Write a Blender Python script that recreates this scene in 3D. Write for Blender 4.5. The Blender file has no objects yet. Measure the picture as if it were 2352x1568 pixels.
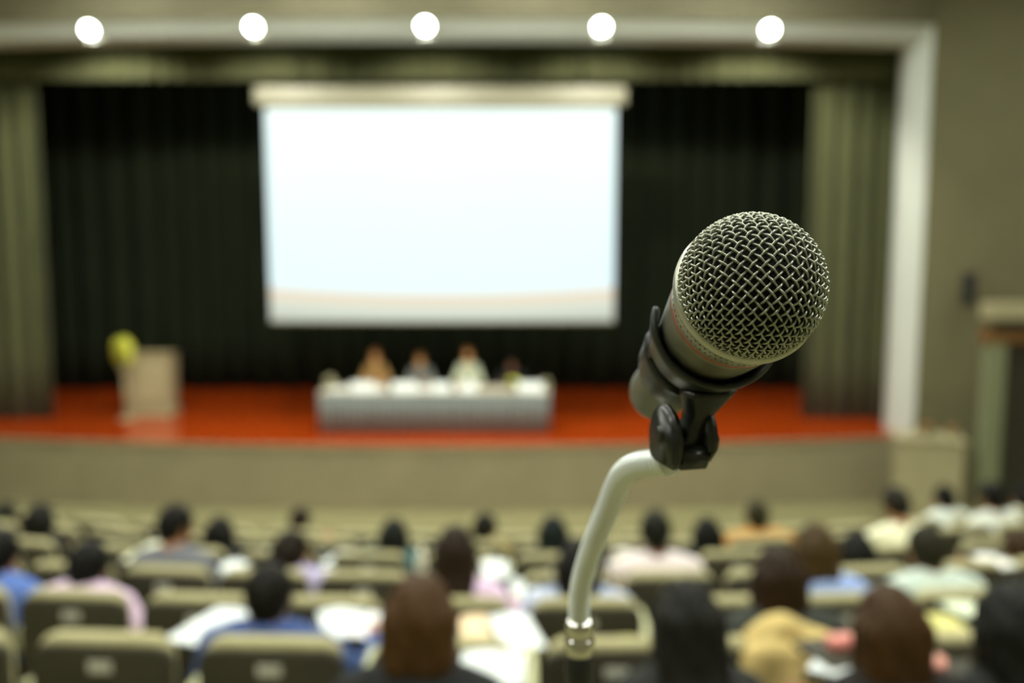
import bpy, bmesh, math, random
import numpy as np
from mathutils import Vector, Matrix

random.seed(7)
rng = np.random.default_rng(7)
SC = bpy.context.scene
COL = SC.collection
R = math.radians

# ------------------------------------------------------------------ camera, world, exposure
CAM_Z = 5.0
PITCH = R(7.0)
FPX = 2352 * 35.0 / 36.0
cam_data = bpy.data.cameras.new('camera')
cam = bpy.data.objects.new('camera', cam_data)
COL.objects.link(cam)
cam.location = (0, 0, CAM_Z)
cam.rotation_euler = (R(90) - PITCH, 0, 0)
cam_data.lens = 35.0
cam_data.sensor_width = 36.0
cam_data.clip_start = 0.01
cam_data.clip_end = 200
cam_data.dof.use_dof = True
cam_data.dof.focus_distance = 0.333
cam_data.dof.aperture_fstop = 5.7
SC.camera = cam

world = bpy.data.worlds.new('world')
SC.world = world
world.use_nodes = True
world.node_tree.nodes['Background'].inputs[0].default_value = (0.05, 0.05, 0.04, 1)
world.node_tree.nodes['Background'].inputs[1].default_value = 0.2

SC.view_settings.view_transform = 'Standard'
SC.view_settings.look = 'None'
SC.view_settings.gamma = 1.0
SC.view_settings.exposure = 0.0
SC.view_settings.use_curve_mapping = False

HOUSE_LIGHT = 48.0        # emission of the ceiling panels over the audience
HOUSE_COLOR = (0.98, 1.0, 0.90)
STAGE_SPOT = 420.0        # watts of each downlight in the proscenium frame
STAGE_COLOR = (1.0, 0.97, 0.84)

CT, ST = math.cos(PITCH), math.sin(PITCH)
FWD = Vector((0, CT, -ST)); UPV = Vector((0, ST, CT)); RGT = Vector((1, 0, 0))
CAMP = Vector((0, 0, CAM_Z))


def W(px, py, zc):
    """place seen at (px, py) of the photograph, zc metres in front of the lens"""
    return CAMP + FWD * zc + RGT * ((px - 1176) / FPX * zc) + UPV * ((784 - py) / FPX * zc)


def WY(px, py, Y):
    d = FWD + RGT * ((px - 1176) / FPX) + UPV * ((784 - py) / FPX)
    return CAMP + d * (Y / d.y)


def WZ(px, py, z):
    d = FWD + RGT * ((px - 1176) / FPX) + UPV * ((784 - py) / FPX)
    return CAMP + d * ((z - CAM_Z) / d.z)


# ------------------------------------------------------------------ materials
def srgb(c):
    def f(v):
        v /= 255.0
        return v / 12.92 if v <= 0.04045 else ((v + 0.055) / 1.055) ** 2.4
    return tuple(f(v) for v in c)


def mat(name, color, rough=0.6, metal=0.0, noise=0.12, scale=8.0, bump=0.0, bscale=60.0, stretch=None, spec=0.5,
        emit=None, estr=0.0, sheen=0.0, coat=0.0):
    m = bpy.data.materials.new(name)
    m.use_nodes = True
    nt = m.node_tree
    b = nt.nodes['Principled BSDF']
    b.inputs['Roughness'].default_value = rough
    b.inputs['Metallic'].default_value = metal
    b.inputs['Specular IOR Level'].default_value = spec
    b.inputs['Sheen Weight'].default_value = sheen
    b.inputs['Coat Weight'].default_value = coat
    tc = nt.nodes.new('ShaderNodeTexCoord')
    mp = nt.nodes.new('ShaderNodeMapping')
    if stretch:
        mp.inputs['Scale'].default_value = stretch
    nt.links.new(tc.outputs['Object'], mp.inputs['Vector'])
    nz = nt.nodes.new('ShaderNodeTexNoise')
    nz.inputs['Scale'].default_value = scale
    nz.inputs['Detail'].default_value = 4
    nt.links.new(mp.outputs['Vector'], nz.inputs['Vector'])
    cr = nt.nodes.new('ShaderNodeValToRGB')
    lo = tuple(max(0, c * (1 - noise)) for c in color) + (1,)
    hi = tuple(min(1, c * (1 + noise)) for c in color) + (1,)
    cr.color_ramp.elements[0].position = 0.3
    cr.color_ramp.elements[1].position = 0.7
    cr.color_ramp.elements[0].color = lo
    cr.color_ramp.elements[1].color = hi
    nt.links.new(nz.outputs['Fac'], cr.inputs['Fac'])
    nt.links.new(cr.outputs['Color'], b.inputs['Base Color'])
    if bump > 0:
        n2 = nt.nodes.new('ShaderNodeTexNoise')
        n2.inputs['Scale'].default_value = bscale
        n2.inputs['Detail'].default_value = 3
        nt.links.new(mp.outputs['Vector'], n2.inputs['Vector'])
        bp = nt.nodes.new('ShaderNodeBump')
        bp.inputs['Strength'].default_value = bump
        bp.inputs['Distance'].default_value = 0.01
        nt.links.new(n2.outputs['Fac'], bp.inputs['Height'])
        nt.links.new(bp.outputs['Normal'], b.inputs['Normal'])
    if emit:
        b.inputs['Emission Color'].default_value = tuple(emit) + (1,)
        b.inputs['Emission Strength'].default_value = estr
    return m


M = {}
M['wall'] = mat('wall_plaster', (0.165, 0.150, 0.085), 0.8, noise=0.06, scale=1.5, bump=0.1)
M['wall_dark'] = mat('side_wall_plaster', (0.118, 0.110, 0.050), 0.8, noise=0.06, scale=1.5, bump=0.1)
M['stage_wall'] = mat('stage_wall_fabric', (0.32, 0.28, 0.165), 0.85, noise=0.06, scale=2)
M['frame'] = mat('frame_paint', (0.58, 0.62, 0.55), 0.6, noise=0.03, scale=1)
M['carpet'] = mat('hall_carpet', (0.205, 0.19, 0.085), 0.95, noise=0.12, scale=5, bump=0.3)
M['stage_floor'] = mat('red_stage_floor', (0.36, 0.042, 0.003), 0.14, noise=0.12, scale=1.2, stretch=(1, 8, 1), spec=0.5)
M['curtain'] = mat('olive_velvet', (0.072, 0.078, 0.026), 0.9, noise=0.15, scale=3, stretch=(3, 3, 0.4), sheen=0.15)
M['back_curtain'] = mat('shaded_velvet', (0.015, 0.020, 0.010), 0.92, noise=0.2, scale=3, stretch=(3, 3, 0.4), spec=0.1)  # the olive velvet again, colour darkened to stand for the dim upstage
M['ceiling'] = mat('ceiling_paint', (0.30, 0.29, 0.22), 0.9, noise=0.04)
M['black'] = mat('black_plastic', (0.012, 0.012, 0.010), 0.45, noise=0.1)
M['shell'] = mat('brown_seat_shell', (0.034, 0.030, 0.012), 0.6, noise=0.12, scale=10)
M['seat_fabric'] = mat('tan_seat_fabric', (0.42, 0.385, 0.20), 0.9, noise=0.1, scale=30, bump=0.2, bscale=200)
M['arm'] = mat('pale_armrest', (0.60, 0.61, 0.34), 0.5, noise=0.06)
M['steel_dark'] = mat('dark_steel', (0.05, 0.05, 0.045), 0.4, metal=0.8)
M['plate'] = mat('number_plate', (0.62, 0.62, 0.50), 0.4)
M['paper'] = mat('white_paper', (0.86, 0.92, 0.90), 0.7, noise=0.02)
M['wood'] = mat('brown_wood', (0.22, 0.11, 0.035), 0.45, noise=0.25, scale=4, stretch=(1, 1, 8))
M['lectern'] = mat('cream_lectern', (0.40, 0.36, 0.205), 0.55, noise=0.05)
M['skirt'] = mat('grey_table_skirt', (0.20, 0.235, 0.225), 0.85, noise=0.06, scale=4)
M['cloth'] = mat('cream_table_cloth', (0.44, 0.40, 0.30), 0.8, noise=0.04)
M['chrome'] = mat('chrome', (0.75, 0.75, 0.70), 0.13, metal=1.0, noise=0.03)
M['goose'] = mat('satin_gooseneck', (0.82, 0.88, 0.84), 0.28, metal=0.30, noise=0.05)
M['mesh'] = mat('grille_wire', (0.38, 0.40, 0.32), 0.36, metal=0.85, noise=0.1, scale=300)
M['ring'] = mat('mic_metal', (0.52, 0.54, 0.44), 0.34, metal=0.7, noise=0.08, scale=200)
M['micbody'] = mat('mic_body_paint', (0.20, 0.20, 0.15), 0.42, metal=0.5, noise=0.08, scale=150)
M['foam'] = mat('mic_foam', (0.006, 0.007, 0.005), 0.9, noise=0.5, scale=900, bump=0.6, bscale=1500)
M['redline'] = mat('red_line', (0.60, 0.045, 0.012), 0.5)
M['clip'] = mat('clip_rubber', (0.014, 0.017, 0.013), 0.30, noise=0.2, scale=150, bump=0.03, bscale=400)
M['eye'] = mat('eye_dark', (0.02, 0.015, 0.01), 0.2)
M['lips'] = mat('lips', (0.32, 0.10, 0.06), 0.5)
M['shoe'] = mat('shoe_leather', (0.02, 0.018, 0.015), 0.4)
M['green_leaf'] = mat('green_leaf', (0.10, 0.20, 0.03), 0.5, noise=0.3, scale=20)
M['yellow_bloom'] = mat('yellow_green_bloom', (0.88, 0.90, 0.16), 0.6, noise=0.15, scale=20)
M['orange_bloom'] = mat('orange_bloom', (0.55, 0.25, 0.08), 0.6, noise=0.2, scale=20)
M['cream_bloom'] = mat('cream_bloom', (0.75, 0.68, 0.45), 0.6, noise=0.1, scale=20)
SKIN = [mat('skin_warm', (0.42, 0.20, 0.085), 0.5, noise=0.06, scale=12),
        mat('skin_light', (0.52, 0.29, 0.15), 0.5, noise=0.06, scale=12),
        mat('skin_brown', (0.26, 0.11, 0.05), 0.5, noise=0.06, scale=12),
        mat('skin_tan', (0.74, 0.39, 0.15), 0.5, noise=0.06, scale=12)]
_cm = {}


def cloth(c, name='fabric'):
    k = (tuple(c), name)
    if k not in _cm:
        _cm[k] = mat(name + '_%02x%02x%02x' % tuple(c), tuple(min(0.93, q * 1.3) for q in srgb(c)), 0.85, noise=0.08, scale=14, bump=0.12, bscale=80)
    return _cm[k]


def hairmat(c):
    k = (tuple(c), 'hair')
    if k not in _cm:
        _cm[k] = mat('hair_%02x%02x%02x' % tuple(c), srgb(c), 0.42, noise=0.35, scale=30, stretch=(4, 4, 0.6), bump=0.4, bscale=120, spec=0.16)
    return _cm[k]


# ------------------------------------------------------------------ object helpers
def link_mesh(name, me, m, parent=None, smooth=True, loc=None, rot=None):
    if smooth:
        me.polygons.foreach_set('use_smooth', [True] * len(me.polygons))
    if m is not None:
        for x in (m if isinstance(m, (list, tuple)) else [m]):
            me.materials.append(x)
    o = bpy.data.objects.new(name, me)
    COL.objects.link(o)
    if parent is not None:
        o.parent = parent
    if loc is not None:
        o.location = loc
    if rot is not None:
        o.rotation_euler = rot
    return o


def pyobj(name, v, f, m, parent=None, smooth=True, loc=None, rot=None):
    me = bpy.data.meshes.new(name)
    me.from_pydata([tuple(p) for p in v], [], [tuple(x) for x in f])
    me.update()
    return link_mesh(name, me, m, parent, smooth, loc, rot)


def bmobj(name, bm, m, parent=None, smooth=False, loc=None, rot=None):
    bmesh.ops.recalc_face_normals(bm, faces=bm.faces)
    me = bpy.data.meshes.new(name)
    bm.to_mesh(me)
    bm.free()
    return link_mesh(name, me, m, parent, smooth, loc, rot)


def thing(name, label, cat, loc=(0, 0, 0), rz=0.0, group=None):
    o = bpy.data.objects.new(name, None)
    o.empty_display_size = 0.1
    COL.objects.link(o)
    o.location = loc
    o.rotation_euler = (0, 0, rz)
    return tag(o, label, cat, group)


def tag(o, label, cat, group=None):
    o['label'] = label
    o['category'] = cat
    if group:
        o['group'] = group
    return o


def struct(o, label=None):
    o['kind'] = 'structure'
    if label:
        o['label'] = label
    return o


def add_box(bm, c, s, bev=0.0, seg=2, mx=None):
    r = bmesh.ops.create_cube(bm, size=1.0)
    vs = r['verts']
    for v in vs:
        v.co = Vector((v.co.x * s[0], v.co.y * s[1], v.co.z * s[2]))
    if bev > 0:
        es = list({e for v in vs for e in v.link_edges})
        rr = bmesh.ops.bevel(bm, geom=es, offset=bev, segments=seg, affect='EDGES', profile=0.6)
        vs = list({v for f in rr['faces'] for v in f.verts} | {v for v in vs if v.is_valid})
        vs = [v for v in vs if v.is_valid]
    for v in vs:
        if mx is not None:
            v.co = mx @ v.co
        v.co += Vector(c)
    return vs


def box(name, c, s, m, parent=None, bev=0.01, seg=2, mx=None, smooth=False):
    bm = bmesh.new()
    add_box(bm, c, s, bev, seg, mx)
    return bmobj(name, bm, m, parent, smooth)


def tube_vf(path, radii, seg=12, caps=True):
    P = [Vector(p) for p in path]
    n = len(P)
    V, F = [], []
    t0 = (P[1] - P[0]).normalized()
    ref = Vector((0, 0, 1)) if abs(t0.z) < 0.9 else Vector((1, 0, 0))
    nrm = t0.cross(ref).normalized()
    for i in range(n):
        t = (P[min(i + 1, n - 1)] - P[max(i - 1, 0)]).normalized()
        nrm = (nrm - t * nrm.dot(t)).normalized()
        b = t.cross(nrm)
        r = radii[i] if hasattr(radii, '__len__') else radii
        for k in range(seg):
            a = 2 * math.pi * k / seg
            V.append(P[i] + nrm * (r * math.cos(a)) + b * (r * math.sin(a)))
    for i in range(n - 1):
        for k in range(seg):
            k2 = (k + 1) % seg
            F.append((i * seg + k, i * seg + k2, (i + 1) * seg + k2, (i + 1) * seg + k))
    if caps:
        F.append(tuple(reversed(range(seg))))
        F.append(tuple((n - 1) * seg + k for k in range(seg)))
    return V, F


def tube(name, path, radii, m, parent=None, seg=12, caps=True):
    V, F = tube_vf(path, radii, seg, caps)
    return pyobj(name, V, F, m, parent)


def lathe_vf(prof, seg=48):
    V, F = [], []
    for r, z in prof:
        for k in range(seg):
            a = 2 * math.pi * k / seg
            V.append((r * math.cos(a), r * math.sin(a), z))
    for i in range(len(prof) - 1):
        for k in range(seg):
            k2 = (k + 1) % seg
            F.append((i * seg + k, i * seg + k2, (i + 1) * seg + k2, (i + 1) * seg + k))
    F.append(tuple(reversed(range(seg))))
    F.append(tuple((len(prof) - 1) * seg + k for k in range(seg)))
    return V, F


def lathe(name, prof, m, parent=None, seg=48, smooth=True, loc=None):
    V, F = lathe_vf(prof, seg)
    bm = bmesh.new()
    vs = [bm.verts.new(v) for v in V]
    for f in F:
        bm.faces.new([vs[i] for i in f])
    return bmobj(name, bm, m, parent, smooth, loc)


def sweep_arc(name, poly, a0, a1, n, m, parent=None):
    """closed (r, z) section swept round the z axis from angle a0 to a1; angle 0 is +y, positive towards +x"""
    V, F = [], []
    k = len(poly)
    for i in range(n + 1):
        a = a0 + (a1 - a0) * i / n
        for r, z in poly:
            V.append((r * math.sin(a), r * math.cos(a), z))
    for i in range(n):
        for j in range(k):
            j2 = (j + 1) % k
            F.append((i * k + j, i * k + j2, (i + 1) * k + j2, (i + 1) * k + j))
    F.append(tuple(range(k)))
    F.append(tuple(reversed([n * k + j for j in range(k)])))
    bm = bmesh.new()
    vs = [bm.verts.new(v) for v in V]
    for f in F:
        bm.faces.new([vs[i] for i in f])
    return bmobj(name, bm, m, parent, True)


def panel(name, outline, y0, y1, m, parent=None, bev=0.008, seg=2, smooth=True):
    """outline in (x, z), extruded from y0 to y1 with rounded rims"""
    bm = bmesh.new()
    a = [bm.verts.new((x, y0, z)) for x, z in outline]
    b = [bm.verts.new((x, y1, z)) for x, z in outline]
    fa = bm.faces.new(a)
    fb = bm.faces.new(list(reversed(b)))
    n = len(a)
    for i in range(n):
        bm.faces.new((a[i], b[i], b[(i + 1) % n], a[(i + 1) % n]))
    if bev > 0:
        es = list(set(fa.edges) | set(fb.edges))
        bmesh.ops.bevel(bm, geom=es, offset=bev, segments=seg, affect='EDGES', profile=0.5)
    return bmobj(name, bm, m, parent, smooth)


def rrect(w, z0, z1, r, n=5):
    pts = []
    for cx, cz, a0 in ((w / 2 - r, z0 + r, -90), (w / 2 - r, z1 - r, 0), (-w / 2 + r, z1 - r, 90), (-w / 2 + r, z0 + r, 180)):
        for i in range(n + 1):
            a = R(a0 + 90 * i / n)
            pts.append((cx + r * math.cos(a), cz + r * math.sin(a)))
    return pts


def copy_tree(o, parent=None):
    c = o.copy()
    COL.objects.link(c)
    c.parent = parent
    for ch in [x for x in o.children]:
        copy_tree(ch, c)
    return c


# ------------------------------------------------------------------ the setting
XS = -1.31                                   # centre line of the stage
STAGE_Z = 1.15
CEIL_Z = 9.6


def y_stage(x):
    return 16.75 + (x - XS) ** 2 / (2 * 48.0)


def y_in(x):
    return 17.25 + 0.65 * ((x - XS) / 8.04) ** 2


XL, XR = XS - 8.75, XS + 8.24                # inner edges of the proscenium opening

# rows of seats: (distance of the seat back at x = 0, height of its top)
ROWS = [(2.34, CAM_Z - 1.24), (3.29, CAM_Z - 1.46), (4.24, CAM_Z - 1.685), (5.19, CAM_Z - 1.913), (6.14, CAM_Z - 2.134),
        (7.09, CAM_Z - 2.365), (8.04, CAM_Z - 2.61)]
SEAT_H = 1.0


def row_y(r, x):
    y0 = ROWS[r][0]
    return y0 + x * x / (2 * (24.0 - y0))


def row_floor(r):
    return ROWS[r][1] - SEAT_H


# floor of the hall: terraces, a ramp, the flat front
NX = 36
xs = [-11.5 + 23.0 * i / NX for i in range(NX + 1)]
prof = []
zprev = 3.2
prof.append((lambda x: -3.0, zprev))
for r in range(len(ROWS)):
    zf = row_floor(r)
    prof.append((lambda x, r=r: row_y(r, x) - 0.16, zprev))
    prof.append((lambda x, r=r: row_y(r, x) - 0.159, zf))
    zprev = zf
prof.append((lambda x: row_y(6, x) + 1.2, zprev))
prof.append((lambda x: min(row_y(6, x) + 3.8, 16.4), 0.0))
prof.append((lambda x: 18.6, 0.0))
V, F = [], []
for fy, z in prof:
    for x in xs:
        V.append((x, fy(x), z))
n = NX + 1
for i in range(len(prof) - 1):
    for k in range(NX):
        F.append((i * n + k, i * n + k + 1, (i + 1) * n + k + 1, (i + 1) * n + k))
struct(pyobj('floor', V, F, M['carpet'], smooth=False), 'tan carpeted floor of the hall, stepped under the rows of seats')


def strip(name, rowsf, m, x0, x1, nseg=40, smooth=True):
    V, F = [], []
    for i in range(nseg + 1):
        x = x0 + (x1 - x0) * i / nseg
        for fy, z in rowsf:
            V.append((x, fy(x), z))
    k = len(rowsf)
    for i in range(nseg):
        for j in range(k - 1):
            F.append((i * k + j, (i + 1) * k + j, (i + 1) * k + j + 1, i * k + j + 1))
    return pyobj(name, V, F, m, smooth=smooth)


stage_front = strip('stage_front', [(y_stage, 0.0), (y_stage, STAGE_Z - 0.06), (lambda x: y_stage(x) - 0.03, STAGE_Z - 0.06), (lambda x: y_stage(x) - 0.03, STAGE_Z - 0.002), (lambda x: y_stage(x) + 0.06, STAGE_Z - 0.002)], M['stage_wall'], -10.8, 8.6, smooth=False)
struct(stage_front, 'plain tan curved front wall of the stage')
stage_floor = strip('stage_floor', [(y_stage, STAGE_Z), (lambda x: 23.2, STAGE_Z), (lambda x: 23.2, STAGE_Z - 0.2)], M['stage_floor'], -10.8, 8.6, smooth=False)
struct(stage_floor, 'polished red stage floor')

# splayed white frame round the stage opening
fr = strip('trim_1', [(lambda x: y_in(x) + 0.25, 8.0), (lambda x: y_in(x) - 0.20, 8.015), (lambda x: y_in(x) - 0.26, 8.05), (lambda x: y_in(x) - 0.42, 8.29), (lambda x: y_in(x) - 0.46, 8.29)], M['frame'], XL - 0.4, XR + 0.4, smooth=False)
struct(fr, 'white splayed upper frame of the stage opening')
for i, (xi, s, lab) in enumerate(((XR, 1, 'white splayed right side of the stage frame'), (XL, -1, 'white splayed left side of the stage frame'))):
    bm = bmesh.new()
    pts = [(xi, 18.25), (xi, 17.92), (xi + s * 0.33, 17.48), (xi + s * 0.40, 17.48), (xi + s * 0.40, 18.25)]
    a = [bm.verts.new((x, y, STAGE_Z)) for x, y in pts]
    b = [bm.verts.new((x, y, 8.29)) for x, y in pts]
    for j in range(5):
        bm.faces.new((a[j], a[(j + 1) % 5], b[(j + 1) % 5], b[j]))
    bm.faces.new(a); bm.faces.new(b)
    struct(bmobj('trim_%d' % (i + 2), bm, M['frame']), lab)

fas = strip('wall_front', [(lambda x: y_in(x) - 0.44, 8.29), (lambda x: y_in(x) - 0.44, CEIL_Z)], M['wall'], XL - 0.45, XR + 0.48, smooth=True)
struct(fas, 'tan wall above the stage opening')


def wall(name, p, q, z0, z1, m, label, th=0.15):
    p = Vector((p[0], p[1], 0)); q = Vector((q[0], q[1], 0))
    d = (q - p).normalized()
    nn = Vector((-d.y, d.x, 0)) * th
    bm = bmesh.new()
    a = [bm.verts.new((v.x, v.y, z0)) for v in (p, q, q + nn, p + nn)]
    b = [bm.verts.new((v.x, v.y, z1)) for v in (p, q, q + nn, p + nn)]
    for j in range(4):
        bm.faces.new((a[j], a[(j + 1) % 4], b[(j + 1) % 4], b[j]))
    bm.faces.new(a); bm.faces.new(b)
    return struct(bmobj(name, bm, m), label)


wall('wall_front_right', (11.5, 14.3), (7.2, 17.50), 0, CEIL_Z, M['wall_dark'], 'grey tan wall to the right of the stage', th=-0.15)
wall('wall_front_left', (XL - 0.47, 17.50), (-11.5, 16.4), 0, CEIL_Z, M['wall'], 'tan wall to the left of the stage', th=-0.15)
wall('wall_right', (11.5, -3), (11.5, 14.3), 0, CEIL_Z, M['wall'], 'tan right side wall of the hall', th=-0.15)
wall('wall_left', (-11.5, 16.4), (-11.5, -3), 0, CEIL_Z, M['wall'], 'tan left side wall of the hall', th=-0.15)
wall('wall_back', (-11.5, -3), (11.5, -3), 0, CEIL_Z, M['wall'], 'tan rear wall of the hall', th=-0.15)
wall('wall_stage_back', (-11, 23.2), (9, 23.2), 0.9, CEIL_Z, M['back_curtain'], 'dark rear wall of the stage', th=0.15)
wall('wall_stage_left', (-11, 17.6), (-11, 23.2), 0.9, CEIL_Z, M['back_curtain'], 'dark left side wall of the stage', th=0.15)
wall('wall_stage_right', (9, 23.2), (9, 17.0), 0.9, CEIL_Z, M['back_curtain'], 'dark right side wall of the stage', th=0.15)
bm = bmesh.new()
add_box(bm, (0, 10.1, CEIL_Z + 0.06), (23.4, 26.6, 0.1))
struct(bmobj('ceiling', bm, M['ceiling']), 'pale ceiling of the hall')

# ceiling panels that light the audience
M['diffuser'] = mat('lamp_diffuser', (0.9, 0.9, 0.8), 0.6, emit=HOUSE_COLOR, estr=HOUSE_LIGHT)
M['lamp_frame'] = mat('lamp_frame', (0.6, 0.6, 0.55), 0.5)
first = None
for yy in (-0.8, 2.6, 6.0, 9.4, 12.8, 15.2):
    for xx in ((-7.5, -2.6, 2.3, 7.2) if yy < 15 else (-6.4, -3.0, 0.4, 3.8)):  # front row holds extra panels, added to brighten the wall above the stage
        if first is None:
            t = thing('ceiling_light', 'square recessed ceiling light panel above the audience', 'ceiling light', (xx, yy, CEIL_Z), 0, 'ceiling panels over the audience')
            bm = bmesh.new()
            for sx, sy, dx, dy in ((1.0, 0.05, 0, 0.475), (1.0, 0.05, 0, -0.475), (0.05, 0.9, 0.475, 0), (0.05, 0.9, -0.475, 0)):
                add_box(bm, (dx, dy, -0.02), (sx, sy, 0.05), 0.004, 1)
            bmobj('lamp_frame', bm, M['lamp_frame'], t)
            box('diffuser', (0, 0, -0.012), (0.9, 0.9, 0.014), M['diffuser'], t, 0.003, 1)
            first = t
        else:
            c = copy_tree(first)
            c.location = (xx, yy, CEIL_Z)

# ------------------------------------------------------------------ curtains


def curtain(name, x0, x1, y, z0, z1, m, label, amp=0.09, wave=0.34, seed=1, bottom=None):
    rr = np.random.default_rng(seed)
    nx = max(40, int((x1 - x0) / wave * 12))
    ph = rr.uniform(0, 6.28, 4)
    V, F = [], []
    nz = 7
    for j in range(nz + 1):
        f = j / nz
        z = z1 + (z0 - z1) * f
        for i in range(nx + 1):
            x = x0 + (x1 - x0) * i / nx
            w = math.sin(2 * math.pi * x / wave + 1.1 * math.sin(x * 1.7 + ph[0])) + 0.35 * math.sin(2 * math.pi * x / (wave * 2.7) + ph[1] + f * 0.5)
            V.append((x, y + amp * w * (0.75 + 0.4 * f), z))
    k = nx + 1
    for j in range(nz):
        for i in range(nx):
            F.append((j * k + i, j * k + i + 1, (j + 1) * k + i + 1, (j + 1) * k + i))
    o = pyobj(name, V, F, m)
    sm = o.modifiers.new('thickness', 'SOLIDIFY'); sm.thickness = 0.012
    return tag(o, label, 'curtain')


curtain('stage_curtain', -11.0, -8.86, 19.1, STAGE_Z + 0.01, 9.2, M['curtain'], 'olive pleated stage curtain drawn to the left side', seed=3)
curtain('stage_curtain', 5.62, 8.0, 19.1, STAGE_Z + 0.01, 9.2, M['curtain'], 'olive pleated stage curtain drawn to the right side', seed=5)
curtain('valance', -10.6, 8.2, 18.75, 7.54, 9.3, M['curtain'], 'olive pleated valance hanging across the top of the stage', amp=0.05, wave=0.30, seed=8)
curtain('back_curtain', -10.8, 8.8, 22.5, STAGE_Z + 0.01, 9.3, M['back_curtain'], 'dark green pleated curtain across the back of the stage', amp=0.12, wave=0.55, seed=9)

# downlights in the frame
M['lens'] = mat('lamp_lens', (0.9, 0.9, 0.8), 0.4, emit=(0.92, 1.0, 0.86), estr=55.0)
for i, xx in enumerate((-7.10, -4.28, -1.43, 1.48, 4.33)):
    yy = y_in(xx) - 0.34
    zz = 8.165
    name = ['leftmost round downlight glowing in the white stage frame', 'second downlight from the left in the white stage frame', 'middle downlight in the white stage frame, above the screen',
            'second downlight from the right in the white stage frame', 'rightmost round downlight glowing in the white stage frame'][i]
    t = thing('downlight', name, 'downlight', (xx, yy - 0.015, zz - 0.01), 0, 'downlights in the stage frame')
    t.rotation_euler = (R(-58), 0, 0)
    lathe('trim_ring', [(0.10, 0.02), (0.135, 0.02), (0.14, 0.0), (0.13, -0.015), (0.105, -0.012), (0.10, 0.005)], M['frame'], t, 24)
    lathe('lamp_lens', [(0.001, -0.012), (0.07, -0.010), (0.102, 0.0), (0.102, 0.015)], M['lens'], t, 24)
    ld = bpy.data.lights.new('downlight_beam', 'SPOT')
    ld.energy = STAGE_SPOT
    ld.color = STAGE_COLOR
    ld.spot_size = R(128)
    ld.spot_blend = 0.5
    ld.shadow_soft_size = 0.09
    lo = bpy.data.objects.new('downlight_beam', ld)
    COL.objects.link(lo)
    lo.location = (xx, yy - 0.03, zz - 0.17)
    lo.rotation_euler = (R(31), 0, 0)

# ------------------------------------------------------------------ projection screen
t = thing('projection_screen', 'large white lit projection screen with beige housing hanging above the stage', 'screen', (-1.30, 18.45, STAGE_Z))
zt, zb = 6.98 - STAGE_Z, 3.12 - STAGE_Z
m = bpy.data.materials.new('projected_picture'); m.use_nodes = True
nt = m.node_tree
b = nt.nodes['Principled BSDF']
b.inputs['Base Color'].default_value = (0.08, 0.08, 0.08, 1)
b.inputs['Roughness'].default_value = 0.9
tc = nt.nodes.new('ShaderNodeTexCoord'); sp = nt.nodes.new('ShaderNodeSeparateXYZ')
nt.links.new(tc.outputs['Object'], sp.inputs[0])
# the slide: pale blue page, peach line bowing down in the middle, pale footer
x2 = nt.nodes.new('ShaderNodeMath'); x2.operation = 'MULTIPLY'
nt.links.new(sp.outputs['X'], x2.inputs[0]); nt.links.new(sp.outputs['X'], x2.inputs[1])
ma = nt.nodes.new('ShaderNodeMath'); ma.operation = 'MULTIPLY_ADD'
nt.links.new(x2.outputs[0], ma.inputs[0]); ma.inputs[1].default_value = -0.012; nt.links.new(sp.outputs['Z'], ma.inputs[2])
mr = nt.nodes.new('ShaderNodeMapRange')
mr.inputs['From Min'].default_value = zb; mr.inputs['From Max'].default_value = zt
nt.links.new(ma.outputs[0], mr.inputs['Value'])
cr = nt.nodes.new('ShaderNodeValToRGB')
E = cr.color_ramp.elements
E[0].position = 0.0; E[0].color = (0.50, 0.55, 0.46, 1)
E[1].position = 0.06; E[1].color = (0.66, 0.72, 0.62, 1)
for p_, c_ in ((0.10, (0.78, 0.66, 0.47, 1)), (0.12, (0.78, 0.60, 0.44, 1)), (0.13, (0.76, 0.96, 1.0, 1)), (1.0, (0.78, 1.0, 1.0, 1))):
    e = E.new(p_); e.color = c_
nt.links.new(mr.outputs[0], cr.inputs['Fac'])
nt.links.new(cr.outputs['Color'], b.inputs['Emission Color'])
b.inputs['Emission Strength'].default_value = 0.98
pyobj('screen_sheet', *(lambda bmv: bmv)(([(-3.19, 0, zb), (3.19, 0, zb), (3.19, 0, zt), (-3.19, 0, zt), (-3.19, 0.01, zb), (3.19, 0.01, zb), (3.19, 0.01, zt), (-3.19, 0.01, zt)],
      [(0, 1, 2, 3), (7, 6, 5, 4), (0, 4, 5, 1), (3, 2, 6, 7), (1, 5, 6, 2), (0, 3, 7, 4)])), m, t, smooth=False)
M['housing'] = mat('screen_housing', (0.17, 0.165, 0.11), 0.5, noise=0.04)
box('screen_housing', (0, 0.06, zt + 0.24), (6.76, 0.24, 0.33), M['housing'], t, 0.06, 3)
box('upper_border', (0, 0.005, zt + 0.05), (6.38, 0.012, 0.10), M['housing'], t, 0.003, 1)
tube('weight_bar', [(-3.21, 0.0, zb - 0.02), (3.21, 0.0, zb - 0.02)], 0.025, M['housing'], t, 10)
for sx in (-2.6, 2.6):
    tube('hanging_rod', [(sx, 0.08, zt + 0.42), (sx, 0.08, CEIL_Z - STAGE_Z + 0.01)], 0.02, M['steel_dark'], t, 8)

# ------------------------------------------------------------------ SDF figures


def smin(a, b, k):
    h = np.clip(0.5 + 0.5 * (b - a) / k, 0, 1)
    return b * (1 - h) + a * h - k * h * (1 - h)


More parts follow.
